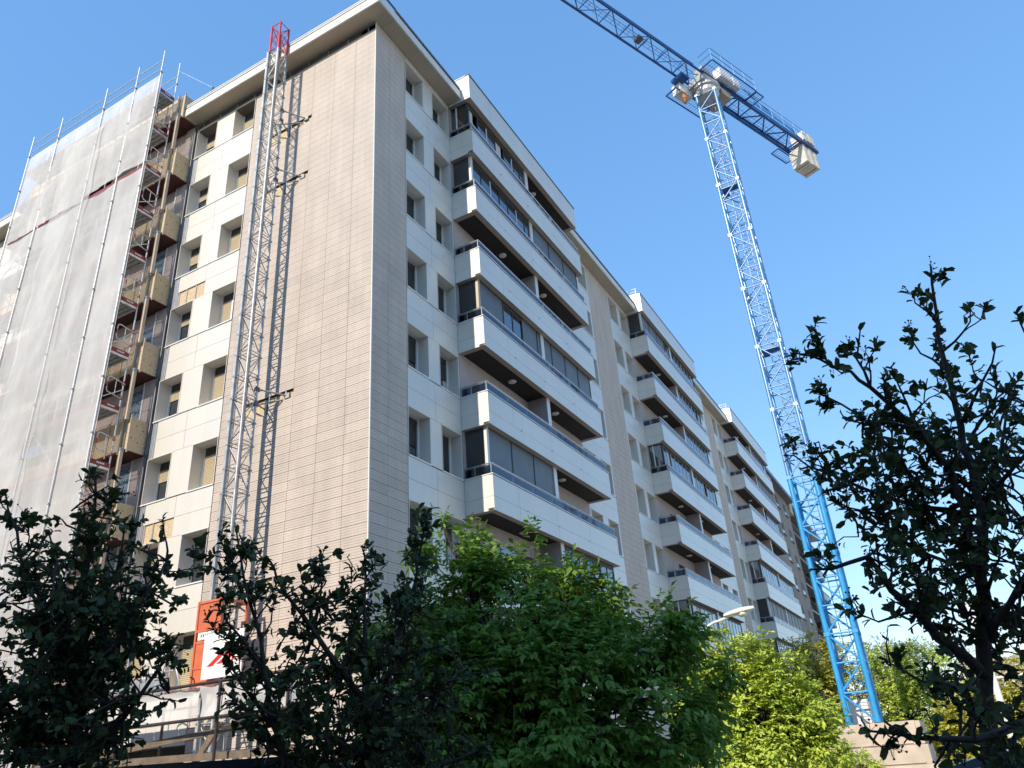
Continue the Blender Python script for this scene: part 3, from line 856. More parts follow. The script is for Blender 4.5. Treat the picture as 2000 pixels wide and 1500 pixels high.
# ------------------------------------------------------------------ facade scaffold
SCF = thing('scaffold', (-1.34, 14.1, GZ), 'galvanised facade scaffold with dark red toe boards standing at the boarded balconies', 'scaffold')
YS = [9.66, 11.23, 13.30, 16.40, 18.52]
XO, XI = -1.68, -1.0
DZ = [25.72-2.0*i for i in range(13)]
for yi, y in enumerate(YS):
    for x in (XO, XI):
        z = 27.95
        top = True
        xs = x-0.075 if x == XO else x
        for dz in DZ + [GZ+0.05]:
            rod('standard', 'tube_white', SCF, (xs, y, dz), (xs, y, z), 0.026, 8)
            MB_c = ibox('coupler', 'galv_dull', SCF, xs-0.04, xs+0.075 if x == XO else xs+0.04, y-0.04, y+0.04, dz+0.98, dz+1.03)
            z = dz
for n, dz in enumerate(DZ):
    for i in range(4):
        a, b = YS[i], YS[i+1]
        for h in ((0.5, 1.0) if n else (0.88, 1.36, 1.86)):
            rod('guard_rail', 'tube_white', SCF, (XO, a, dz+h), (XO, b, dz+h), 0.020)
        if n == 0:
            for h in (1.0, 1.5): rod('guard_rail', 'tube_white', SCF, (XI, a, dz+h), (XI, b, dz+h), 0.020)
        rod('ledger', 'galv', SCF, (XO, a, dz-0.03), (XO, b, dz-0.03), 0.020)
        rod('ledger', 'galv', SCF, (XI, a, dz-0.03), (XI, b, dz-0.03), 0.020)
        for q in range(2):
            xa = XO+0.03+q*0.33
            dk = ibox('deck', 'galv_dull', SCF, xa, xa+0.30, a+0.03, b-0.03, dz-0.045, dz+0.02)
            ibox('deck_rib', 'galv', SCF, xa+0.04, xa+0.08, a+0.06, b-0.06, dz-0.09, dz-0.046)
            ibox('deck_rib', 'galv', SCF, xa+0.21, xa+0.25, a+0.06, b-0.06, dz-0.09, dz-0.046)
        ibox('toe_board', 'toe_red', SCF, XO+0.015, XO+0.03, a+0.04, b-0.04, dz+0.025, dz+0.17)
    for y in YS:
        rod('transom', 'tube_white', SCF, (XO, y, dz-0.02), (XI, y, dz-0.02), 0.022)
    # open end by the tiled wall: toe board, transom and hoop guard
    ye = YS[0]-0.02
    tb = ibox('toe_board', 'toe_red', SCF, XO+0.02, XI-0.02, ye-0.02, ye, dz+0.02, dz+0.17)
    for i in range(5):
        ibox('board_print', 'sign_white', tb, XO+0.22+i*0.055, XO+0.255+i*0.055, ye-0.0235, ye-0.0205, dz+0.07, dz+0.12)
    ibox('end_beam', 'galv', SCF, XO+0.02, XI-0.02, ye-0.01, ye+0.03, dz-0.07, dz+0.012)
    if n:
        x0, x1 = XO+0.10, XI-0.02
        hp = [(x1, ye, dz+1.02), (x0+0.10, ye, dz+1.10), (x0+0.02, ye, dz+1.07), (x0, ye, dz+0.98), (x0, ye, dz+0.62), (x0+0.04, ye, dz+0.54), (x1, ye, dz+0.46)]
        hm = MB().tube(hp, 0.019, 6).build('hoop_guard', 'tube_white', SCF, True)
        rod('hoop_post', 'tube_white', hm, (x0+0.30, ye, dz+0.50), (x0+0.30, ye, dz+1.06), 0.014)
        rod('red_sleeve', 'paint_red', hm, (x0, ye, dz+0.70), (x0, ye, dz+0.88), 0.022)
        rod('red_sleeve', 'paint_red', hm, (XI, YS[0], dz+0.95), (XI, YS[0], dz+1.12), 0.031)
        rod('red_sleeve', 'paint_red', hm, (XI, YS[0], dz+0.42), (XI, YS[0], dz+0.54), 0.031)
        rod('diagonal', 'tube_white', SCF, (XO, ye, dz+0.30), (XI, ye, dz+0.80), 0.017)
    for i in (1, 3):
        a, b = (YS[i], YS[i+1]) if n % 2 else (YS[i+1], YS[i])
        rod('diagonal', 'galv', SCF, (XO+0.04, a, dz-2.0), (XO+0.04, b, dz), 0.019)
# stay line from the scaffold top to the roof edge
rod('stay_line', 'tube_white', SCF, (XI, YS[0], 27.5), (-0.5, 7.95, 25.95), 0.008)
ibox('turnbuckle', 'pipe_dark', SCF, -0.55, -0.49, 7.93, 8.02, 25.80, 25.98)
rod('stay_post', 'alu', SCF, (-0.5, 7.95, 25.55), (-0.5, 7.95, 25.85), 0.018)

# ------------------------------------------------------------------ debris netting
from mathutils import noise as mnoise
def net_sheet(y0, y1, z0, z1, mt, seed, amp, sag, label, ny=34, nz=70, off=0.0, ragged=0.0):
    v = []; t = []
    for j in range(nz+1):
        tz = j/nz
        for i in range(ny+1):
            ty = i/ny
            y = y0+(y1-y0)*ty
            ztop = z1 - sag*math.sin(math.pi*ty)**1.5
            zbot = z0
            z = zbot+(ztop-zbot)*tz
            e = min(1.0, ty*6, (1-ty)*6)*min(1.0, 0.1+(1-tz)*nz*0.12)
            w1 = mnoise.noise(Vector((y*0.9, z*0.35, seed)))*0.6
            w2 = mnoise.noise(Vector((y*2.2+z*0.5, z*0.8, seed+9)))*0.32
            w3 = abs(mnoise.noise(Vector((y*3.5-z*1.6, z*1.0+y, seed+20))))*0.22
            x = XO-0.026-off - amp*e*(0.30+w1+w2+w3)
            ye = y + ragged*mnoise.noise(Vector((z*0.7, seed, 3.0)))*(1.0 if ty > 0.9 or ty < 0.1 else 0.25)
            v.append((min(x, XO-0.022-off), ye, z))
    for j in range(nz):
        for i in range(ny):
            a = j*(ny+1)+i; b = a+1; c = a+ny+2; d = a+ny+1
            t += [(a, b, c), (a, c, d)]
    me = arrays_mesh('debris_net', v, t, mt, True)
    o = bpy.data.objects.new('debris_net', me); link(o)
    return tag(o, label, 'netting', 'white debris nets on the scaffold')
net_sheet(9.60, 13.30, 21.95, 26.68, 'net', 1.0, 0.16, 0.0, 'upper white debris net nearest the tiled wall, hanging from the scaffold top')
net_sheet(13.30, 18.60, 21.75, 26.68, 'net', 2.0, 0.20, 0.0, 'upper white debris net at the far left end of the scaffold')
net_sheet(9.60, 11.25, GZ+1.5, 21.75, 'net', 3.0, 0.08, 0.05, 'long white debris net at the open right end of the scaffold', nz=120)
net_sheet(11.22, 13.32, GZ+1.5, 21.76, 'net', 4.0, 0.12, 0.16, 'long sagging white debris net in the second scaffold bay', nz=120)
net_sheet(13.28, 16.42, GZ+1.5, 21.70, 'net', 5.0, 0.18, 0.12, 'long thick crumpled white debris net in the middle of the scaffold', nz=130)
net_sheet(16.38, 18.62, GZ+1.5, 21.74, 'net', 6.0, 0.14, 0.14, 'long white debris net in the leftmost scaffold bay', nz=120)
net_sheet(12.9, 15.4, 2.0, 25.6, 'net_light', 8.0, 0.22, 0.10, 'extra crumpled white net sheet laid over the middle of the scaffold', off=0.08, ragged=0.3, nz=150)

# ------------------------------------------------------------------ tower crane
CXc, CYc = 26.77, -7.58
MWd = 0.63
crane = thing('tower_crane', (CXc, CYc, 1.05), 'blue flat top tower crane with white counterweights rising beside the street', 'crane')
z0m, z1m = 1.05, 40.9
NB = 30; bh = (z1m-z0m)/NB
cc = [(CXc-MWd, CYc+MWd), (CXc-MWd, CYc-MWd), (CXc+MWd, CYc-MWd), (CXc+MWd, CYc+MWd)]
for i in range(4):
    for s in range(10):
        za = z0m+s*(z1m-z0m)/10; zb_ = za+(z1m-z0m)/10
        rod('mast_leg', 'paint_cyan' if s < 3 else 'paint_pale_blue', crane, (*cc[i], za), (*cc[i], zb_), 0.125 if s < 3 else 0.095, 8)
        ibox('leg_joint', 'paint_cyan' if s < 3 else 'paint_pale_blue', crane, cc[i][0]-0.10-(0.035 if s < 3 else 0), cc[i][0]+0.10+(0.035 if s < 3 else 0), cc[i][1]-0.10-(0.035 if s < 3 else 0), cc[i][1]+0.10+(0.035 if s < 3 else 0), zb_-0.09, zb_+0.09)
for n in range(NB):
    za = z0m+n*bh; zb_ = za+bh
    for i in range(4):
        a, b = cc[i], cc[(i+1) % 4]
        p, q = (a, b) if (n+i) % 2 else (b, a)
        pt = 'paint_cyan' if n < 9 else 'paint_pale_blue'
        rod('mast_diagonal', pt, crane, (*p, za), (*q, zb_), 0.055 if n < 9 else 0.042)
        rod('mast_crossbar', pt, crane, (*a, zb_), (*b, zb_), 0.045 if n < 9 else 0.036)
lad = MB()
for x in (-0.2, 0.2):
    lad.tube([(CXc+0.32, CYc+x-0.1, z0m), (CXc+0.32, CYc+x-0.1, z1m)], 0.018, 5)
for i in range(int((z1m-z0m)/0.3)):
    lad.tube([(CXc+0.32, CYc-0.3, z0m+i*0.3), (CXc+0.32, CYc+0.1, z0m+i*0.3)], 0.011, 4, False)
lad.build('ladder', 'paint_blue_dark', crane)
for s in (2, 5, 8):
    za = z0m+s*(z1m-z0m)/10-0.25
    ibox('rest_platform', 'paint_blue_dark', crane, CXc-0.5, CXc+0.05, CYc-0.5, CYc+0.5, za, za+0.03)
    for q in range(2):
        ibox('rest_platform', 'paint_blue_dark', crane, CXc+0.05, CXc+0.5, CYc+0.16, CYc+0.5, za+0.001, za+0.031) if q else None
J = Vector((-0.918, 0.397, 0)); SD = Vector((0.397, 0.918, 0)); UP = Vector((0, 0, 1))
CT = Vector((CXc, CYc, 0))
def cp(t, s, z): return CT + J*t + SD*s + UP*z
# slewing unit
sl = MB()
n = 20
for z, r in ((40.85, 0.66), (41.1, 0.84), (41.45, 0.84), (41.5, 0.98), (41.75, 0.98)):
    for j in range(n):
        q = 2*math.pi*j/n; sl.v.append((CXc+r*math.cos(q), CYc+r*math.sin(q), z))
for k in range(4):
    for j in range(n):
        b = (j+1) % n; sl.f.append((k*n+j, k*n+b, (k+1)*n+b, (k+1)*n+j))
sl.f.append(tuple(reversed(range(n)))); sl.f.append(tuple(4*n+j for j in range(n)))
sl.build('slewing_ring', 'galv_mast', crane)
MB().obox(cp(-0.3, 0, 42.0), J*1.35, SD*0.62, UP*0.26).build('slewing_frame', 'galv_mast', crane)
MB().obox(cp(-1.25, 0, 41.5), J*0.55, SD*0.75, UP*0.28).build('slewing_frame', 'taupe', crane)
MB().obox(cp(0.25, -0.2, 42.7), J*0.55, SD*0.42, UP*0.40).build('winch', 'galv_dull', crane)
MB().obox(cp(-1.0, -0.9, 42.75), J*0.6, SD*0.3, UP*0.42).build('control_cabinet', 'lamp_white', crane)
MB().obox(cp(-2.2, -0.9, 42.7), J*0.35, SD*0.3, UP*0.38).build('control_cabinet', 'lamp_white', crane)
MB().obox(cp(1.35, 1.02, 41.55), J*0.62, SD*0.35, UP*0.42).build('electrical_cabinet', 'lamp_white', crane)
# jib: two lower chords, one upper chord
zl, zu = 42.25, 43.65
NJ = 18; jb = 1.75
for s in (-0.62, 0.62):
    rod('jib_chord', 'paint_blue_dark', crane, cp(0.9, s, zl), cp(0.9+NJ*jb, s, zl), 0.085, 8)
rod('jib_chord', 'paint_blue_dark', crane, cp(0.9, 0, zu), cp(0.9+NJ*jb, 0, zu), 0.10, 8)
for n in range(NJ):
    t0 = 0.9+n*jb; tm = t0+jb/2; t1 = t0+jb
    for s in (-0.62, 0.62):
        rod('jib_lacing', 'paint_blue', crane, cp(t0, s, zl), cp(tm, 0, zu), 0.036)
        rod('jib_lacing', 'paint_blue', crane, cp(tm, 0, zu), cp(t1, s, zl), 0.036)
    rod('jib_lacing', 'paint_blue_dark', crane, cp(t0, -0.62, zl), cp(t0, 0.62, zl), 0.034)
    sg_ = 1 if n % 2 else -1
    rod('jib_lacing', 'paint_blue_dark', crane, cp(t0, -0.62*sg_, zl), cp(t1, 0.62*sg_, zl), 0.026)
wk = MB()
for n in range(60):
    t = 1.0+n*0.5
    wk.tube([cp(t, -0.2, zl+0.10), cp(t, 0.2, zl+0.10)], 0.014, 4, False)
for s in (-0.2, 0.2): wk.tube([cp(1.0, s, zl+0.10), cp(30.8, s, zl+0.10)], 0.016, 4)
wk.build('jib_walkway', 'paint_blue_dark', crane)
for s in (-0.3, 0.3): rod('hoist_rope', 'pipe_dark', crane, cp(1.2, s*0.3, zl+0.35), cp(30, s*0.3, zl+0.3), 0.012)
MB().obox(cp(6.6, 0, zl+0.05), J*0.22, SD*0.25, UP*0.12).build('trolley', 'pipe_dark', crane)
MB().obox(cp(2.0, 0.55, zl-0.25), J*0.4, SD*0.5, UP*0.10).build('trolley', 'paint_blue_dark', crane)
rod('hoist_rope', 'pipe_dark', crane, cp(1.65, 0.75, zl-0.3), cp(1.65, 0.75, 41.1), 0.012)
hk = MB().tube([cp(1.65, 0.75, 41.15), cp(1.65, 0.75, 41.0), cp(1.65, 0.75, 40.55), cp(1.65, 0.75, 40.25), cp(1.65, 0.75, 40.1)], [0.05, 0.17, 0.19, 0.13, 0.05], 8)
hk.build('hook_block', 'rust_orange', crane, True)
# side platform with guard rail
def grid_panel(name, t0, t1, s0, s1, z, step=0.22):
    g_ = MB()
    t = t0
    while t <= t1+1e-6:
        g_.tube([cp(t, s0, z), cp(t, s1, z)], 0.014, 4, False); t += step
    s = s0
    while s <= s1+1e-6:
        g_.tube([cp(t0, s, z), cp(t1, s, z)], 0.014, 4, False); s += step*2
    for s in (s0, s1): g_.tube([cp(t0, s, z), cp(t1, s, z)], 0.05, 5)
    for t in (t0, t1): g_.tube([cp(t, s0, z), cp(t, s1, z)], 0.05, 5)
    return g_.build(name, 'paint_blue_dark', crane)
grid_panel('side_platform', -3.6, 1.3, -1.75, -0.75, 42.22)
grid_panel('side_platform', -1.2, 2.4, 0.75, 1.65, 41.2)
grid_panel('side_platform', -4.4, -3.6, -1.75, -0.75, 42.12, 0.2)
for z in (42.8, 43.35):
    rod('platform_rail', 'paint_blue_dark', crane, cp(1.3, -1.75, z), cp(-3.6, -1.75, z), 0.022)
    rod('platform_rail', 'paint_blue_dark', crane, cp(1.3, -1.75, z), cp(1.3, -0.75, z), 0.018)
for i in range(5):
    rod('platform_post', 'paint_blue', crane, cp(1.3-i*1.22, -1.75, 42.2), cp(1.3-i*1.22, -1.75, 43.38), 0.02)
# counter jib
TE = 12.9
for s in (-0.62, 0.62):
    MB().obox(cp(-(1.0+TE)/2, s, zl), J*((TE-1.0)/2), SD*0.09, UP*0.17).build('counter_jib_chord', 'paint_blue_dark', crane)
for n in range(7):
    t0 = -1.6-n*1.5; t1 = t0-1.5
    rod('counter_jib_brace', 'paint_blue_dark', crane, cp(t0, -0.62, zl), cp(t0, 0.62, zl), 0.06)
    a, b = (-0.62, 0.62) if n % 2 else (0.62, -0.62)
    rod('counter_jib_brace', 'paint_blue_dark', crane, cp(t0, a, zl), cp(t1, b, zl), 0.055)
grid_panel('counter_jib_walkway', -11.0, -1.6, -0.5, 0.5, zl+0.14, 0.3)
for s in (-0.85, 0.85):
    for z in (42.9, 43.35):
        rod('counter_jib_rail', 'paint_blue_dark', crane, cp(-3.8 if s < 0 else -1.5, s, z), cp(-11.2, s, z), 0.018)
    for i in range(6):
        rod('counter_jib_post', 'paint_blue', crane, cp(-4.0-i*1.44, s, zl), cp(-4.0-i*1.44, s, 43.36), 0.016)
    MB().obox(cp(-7.4, s*0.86, zl+0.5), J*2.6, SD*0.02, UP*0.16).build('banner', 'paint_blue', crane)
rod('tie_bar', 'paint_blue_dark', crane, cp(-3.6, -0.8, 43.3), cp(-11.0, -0.66, 42.5), 0.03)
grid_panel('end_platform', -11.6, -9.6, 0.7, 1.35, zl-0.35, 0.25)
for i in range(5):
    MB().obox(cp(-11.05-i*0.36, 0.02*(i % 2), zl-1.05-0.03*((i*2) % 3)), J*0.150, SD*0.62, UP*0.83).build('counterweight', 'ballast', crane)
for i in range(4):
    MB().obox(cp(-11.3-i*0.38, -0.25+0.02*(i % 2), zl+0.72+0.03*((i*2) % 3)), J*0.155, SD*0.55, UP*0.42).build('counterweight', 'ballast', crane)
MB().obox(cp(-11.8, -0.62, zl-0.05), J*1.25, SD*0.12, UP*0.10).build('weight_beam', 'dark_metal', crane)

cb = thing('crane_ballast', (26.6, -7.9, GZ), 'stack of pale concrete ballast blocks under the blue crane mast', 'ballast')
for (x0, x1, y0, y1, z0, z1) in ((25.0, 28.6, -9.75, -5.75, 0.06, 1.0), (24.8, 28.8, -10.05, -5.95, -0.90+0.2, 0.05)):
    MB().box(x0, x1, y0, y1, z0, z1).build('concrete_block', 'concrete', cb)
    MB().box(x0-0.06, x0-0.004, y0+0.25, y1-0.25, z0+0.05, z0+0.12).build('block_lip', 'concrete', cb)
MB().box(24.55, 29.0, -10.3, -5.6, GZ, -0.705).build('concrete_block', 'concrete', cb)
MB().box(25.02, 28.5, -9.95, -9.76, 0.07, 0.98).build('end_block', 'concrete', cb)
MB().tube([(24.72, -8.2, -0.35), (24.7, -8.2, 0.0), (24.7, -8.3, 0.14), (24.7, -8.45, 0.14), (24.7, -8.55, 0.0), (24.72, -8.55, -0.35)], 0.02, 6).build('lifting_loop', 'pipe_dark', cb, True)
MB().box(27.3, 28.2, -7.9, -7.0, 1.02, 2.1).build('switch_cabinet', 'lamp_white', cb)

# ------------------------------------------------------------------ site canopy at the foot of the sunny facade
cn = thing('site_canopy', (-2.9, 3.0, GZ), 'protective site canopy of dark tubes and dusty plastic sheeting below the hoist', 'canopy')
for y in (-0.6, 1.3, 4.4, 7.4, 10.4):
    for x in (-3.1, -1.95):
        rod('post', 'rust_tube', cn, (x, y, GZ+0.1), (x, y, 2.5), 0.035)
for x, z in ((-3.1, 2.43), (-3.13, 1.74), (-1.95, 2.48)):
    rod('long_tube', 'rust_tube', cn, (x, -1.4, z), (x, 11.2, z+0.02), 0.036)
MB().obox((-2.7, 3.6, 1.40), Vector((0.03, 0, 0)), Vector((0, 4.2, -0.25)), Vector((0, 0, 0.06))).build('timber_beam', 'timber_dark', cn)
MB().obox((-2.75, 2.2, 1.05), Vector((0.03, 0, 0)), Vector((0, 3.0, 0.05)), Vector((0, 0, 0.07))).build('timber_beam', 'timber_dark', cn)
MB().obox((-2.72, 2.0, 1.25), Vector((0.03, 0, 0)), Vector((0, 0.35, -0.4)), Vector((0, 0.05, 0.05))).build('timber_beam', 'timber_dark', cn)
for i, (y0, y1) in enumerate(((-1.2, 1.9), (2.0, 5.0), (5.1, 8.2))):
    v = []; t = []; ny, nz = 24, 10
    for j in range(nz+1):
        for q in range(ny+1):
            y = y0+(y1-y0)*q/ny; z = 1.76+0.66*j/nz
            v.append((-3.02+0.10*mnoise.noise(Vector((y*1.3, z*2, i*5.0)))+0.05*mnoise.noise(Vector((y*4, z*3, i))), y, z-0.05*math.sin(math.pi*q/ny)))
    for j in range(nz):
        for q in range(ny):
            a = j*(ny+1)+q; t += [(a, a+1, a+ny+2), (a, a+ny+2, a+ny+1)]
    link(bpy.data.objects.new('plastic_sheet', arrays_mesh('plastic_sheet', v, t, 'sheet_clear', True)), cn)
v = []; t = []; ny, nz = 60, 16
for j in range(nz+1):
    for q in range(ny+1):
        y = -1.0+8.5*q/ny; x = -3.1+1.2*j/nz
        v.append((x, y, 0.55+0.30*j/nz+0.16*mnoise.noise(Vector((y*1.8, x*2.2, 3)))+0.08*mnoise.noise(Vector((y*5, x*5, 8)))))
for j in range(nz):
    for q in range(ny):
        a = j*(ny+1)+q; t += [(a, a+1, a+ny+2), (a, a+ny+2, a+ny+1)]
link(bpy.data.objects.new('dust_sheet', arrays_mesh('dust_sheet', v, t, 'plastic_sheet', False)), cn)
for y in (4.7, 5.5, 6.6):
    MB().tube([(-1.9, y, 2.5), (-1.9, y+0.02, 3.0), (-1.9, y-0.06, 3.22), (-1.9, y-0.22, 3.28), (-1.9, y-0.42, 3.2), (-1.9, y-0.75, 2.5)], 0.022, 6).build('hoop_rail', 'tube_white', cn, True)
for y in (4.5, 5.3, 6.1, 6.9):
    rod('rail_post', 'galv', cn, (-1.85, y, 2.5), (-1.85, y, 3.75), 0.022)
rod('guard_rail', 'galv', cn, (-1.85, 4.4, 3.6), (-1.85, 8.6, 3.6), 0.022)
rod('guard_rail', 'galv', cn, (-1.85, 4.4, 3.05), (-1.85, 8.6, 3.05), 0.022)
for i in range(4):
    ibox('deck_panel', 'galv', cn, -1.9, -1.1, 4.5+i*0.95, 5.42+i*0.95, 2.52, 2.62)
for i in range(4):
    ibox('deck_panel', 'galv', cn, -1.93, -1.905, 4.5+i*0.95, 5.42+i*0.95, 2.5, 2.95)
# ------------------------------------------------------------------ trees
def unit(v): return v/np.maximum(np.linalg.norm(v, axis=-1, keepdims=True), 1e-9)

# a broad leaf: 8 points, folded along the midrib, tip drooping (x along the leaf, y across, z up)
LEAF_P = np.array([(0,0,0),(0.30,0.36,0.09),(0.32,0,0.0),(0.30,-0.36,0.09),(0.76,0.38,0.0),(0.74,0,-0.08),(0.76,-0.38,0.0),(0.98,0,-0.20)], np.float32)
LEAF_T = np.array([(0,2,1),(0,3,2),(1,2,5),(1,5,4),(2,3,6),(2,6,5),(4,5,7),(5,6,7)], np.int32)
# a small leaflet: 4 points
LET_P = np.array([(0,0,0),(0.45,0.5,0.10),(1.0,0,-0.12),(0.45,-0.5,0.10)], np.float32)
LET_T = np.array([(0,2,1),(0,3,2)], np.int32)

def leaf_arrays(P, T, pos, d, n, ln, wd):
    """place N leaves: pos, direction d, normal n, length, width"""
    d = unit(d); s = unit(np.cross(n, d)); n2 = np.cross(d, s)
    k = len(P)
    v = (pos[:, None, :] + d[:, None, :]*(P[None, :, 0:1]*ln[:, None, None])
         + s[:, None, :]*(P[None, :, 1:2]*wd[:, None, None])
         + n2[:, None, :]*(P[None, :, 2:3]*ln[:, None, None]))
    t = T[None, :, :] + (np.arange(len(pos))*k)[:, None, None]
    return v.reshape(-1, 3), t.reshape(-1, 3)

def curve_pts(p, d, length, n, rg, bend, up):
    pts = [np.array(p, float)]; d = unit(np.array(d, float))
    for i in range(n):
        d = unit(d + rg.normal(0, bend, 3) + np.array((0, 0, up)))
        pts.append(pts[-1] + d*(length/n))
    return pts, d

def broadleaf_tree(name, base, label, cat, limbs, seed, leaf_mat_, spacing, sub_len, rosette=8, leaf_len=0.10, n_parts=300, min_t=0.12, dense=(), fruit=True):
    """small evergreen tree: hand-laid limbs, side shoots, leaves in rosettes at the shoot ends"""
    rg = np.random.default_rng(seed)
    root = thing(name, base, label, cat, 'small dark evergreen trees by the street')
    wood = MB(); tips = []; samples = []
    for pts, r0, r1 in limbs:
        P = [np.array(p, float) for p in pts]
        # resample with a little crookedness
        Q = []
        for a, b in zip(P[:-1], P[1:]):
            m_ = max(2, int(np.linalg.norm(b-a)/0.14))
            for i in range(m_):
                Q.append(a+(b-a)*i/m_ + rg.normal(0, 0.010, 3))
        Q.append(P[-1])
        L = len(Q); rad = [r0+(r1-r0)*(i/(L-1))**0.8 for i in range(L)]
        wood.tube(Q, rad, 7)
        samples += Q[2:]
        tips.append((Q[-1], unit(Q[-1]-Q[-3])))
        acc = 0.0
        tot = sum(np.linalg.norm(Q[i+1]-Q[i]) for i in range(L-1)); run = 0.0
        for i in range(L-1):
            seg = Q[i+1]-Q[i]; l = np.linalg.norm(seg); run += l; acc += l
            if run/tot < min_t: continue
            while acc > spacing:
                acc -= spacing
                tan = unit(seg)
                out = rg.normal(0, 1, 3); out -= tan*out.dot(tan); out = unit(out)
                f = 1.0 - 0.55*(run/tot)
                ln = sub_len*rg.uniform(0.5, 1.15)*f
                pts2, d2 = curve_pts(Q[i], tan*0.55+out*0.85+np.array((0, 0, 0.25)), ln, 5, rg, 0.22, 0.10)
                wood.tube(pts2, [max(0.004, rad[i]*0.35*(1-j/6)+0.003) for j in range(6)], 5, False)
                tips.append((pts2[-1], d2))
                for j in (2, 3, 4):
                    if rg.random() < 0.62:
                        o2 = unit(rg.normal(0, 1, 3)+d2*0.7+np.array((0, 0, 0.2)))
                        p3, d3 = curve_pts(pts2[j], o2, ln*rg.uniform(0.3, 0.6), 3, rg, 0.25, 0.1)
                        wood.tube(p3, [0.005, 0.0045, 0.004, 0.003], 4, False)
                        tips.append((p3[-1], d3))
    for c, rr, n in dense:        # crowded inner shoots
        c = np.array(c)
        for i in range(n):
            q = c + rg.normal(0, 1, 3)*np.array(rr)*0.5
            d = unit(rg.normal(0, 1, 3)+np.array((0, 0, 0.5)))
            sa = np.array(samples); dist_ = np.linalg.norm(sa-q, axis=1)
            st = sa[int(np.argmin(dist_ + rg.uniform(0, 0.15, len(sa))))]
            v_ = q-st; mid = st+v_*0.5+rg.normal(0, 0.05, 3)+np.array((0, 0, -0.05))
            wood.tube([st, st+(mid-st)*0.5+rg.normal(0, 0.02, 3), mid, mid+(q-mid)*0.5+rg.normal(0, 0.02, 3), q], [0.010, 0.008, 0.007, 0.005, 0.003], 4, False)
            d3 = unit(unit(q-mid)*0.6+d*0.5)
            tips.append((q, d3))
            if rg.random() < 0.6: tips.append((mid+(q-mid)*0.5, unit(d3+rg.normal(0, 0.6, 3))))
    wood.build('trunk', 'bark', root, True)
    pos = []; dd = []; nn = []
    for p, d in tips:
        k = int(rg.integers(max(3, rosette-3), rosette+2))
        ref = unit(np.cross(d, rg.normal(0, 1, 3)))
        b = np.cross(d, ref)
        for i in range(k):
            q = 2.4*i + rg.uniform(-0.3, 0.3)
            o = ref*math.cos(q)+b*math.sin(q)
            sp = rg.uniform(0.35, 1.25)
            dv = unit(d*0.85 + o*sp + np.array((0, 0, -0.18)) + rg.normal(0, 0.15, 3))
            pos.append(p - d*rg.uniform(0, 0.15)); dd.append(dv); nn.append(unit(d + o*-0.35 + np.array((0, 0, 0.4)) + rg.normal(0, 0.30, 3)))
    pos = np.array(pos); dd = np.array(dd); nn = np.array(nn); N = len(pos)
    ln = leaf_len*rg.uniform(0.55, 1.15, N); wd = ln*rg.uniform(0.52, 0.70, N)
    # the leaves nearest the viewer are single objects, the others one mass
    order = np.argsort(np.linalg.norm(pos-np.array(CAM_O), axis=1))
    one = order[:min(n_parts, N)]; rest_ = order[min(n_parts, N):]
    v, t = leaf_arrays(LEAF_P, LEAF_T, pos[rest_], dd[rest_], nn[rest_], ln[rest_], wd[rest_])
    o = link(bpy.data.objects.new('foliage', arrays_mesh('foliage', v, t, leaf_mat_)), root); o['kind'] = 'stuff'
    lm = arrays_mesh('leaf', LEAF_P, LEAF_T, leaf_mat_)
    for i in one:
        d = unit(dd[i]); s = unit(np.cross(nn[i], d)); n2 = np.cross(d, s)
        mw = Matrix(((d[0]*ln[i], s[0]*wd[i], n2[0]*ln[i], pos[i][0]), (d[1]*ln[i], s[1]*wd[i], n2[1]*ln[i], pos[i][1]), (d[2]*ln[i], s[2]*wd[i], n2[2]*ln[i], pos[i][2]), (0, 0, 0, 1)))
        inst('leaf', lm, root, mw)
    if fruit:
        fm = MB()
        for p, d in tips[::9]:
            for i in range(5):
                c = np.array(p)+d*0.02+rg.normal(0, 0.022, 3)+np.array((0, 0, 0.015))
                fm.tube([c-np.array((0,0,0.006)), c, c+np.array((0,0,0.006))], [0.003, 0.008, 0.003], 5)
                fm.tube([np.array(p), c], 0.0015, 3, False)
        o = fm.build('berries', 'bark', root); o['kind'] = 'stuff'
    return root

def A(px, py, d): return tuple(at(px, py, d))
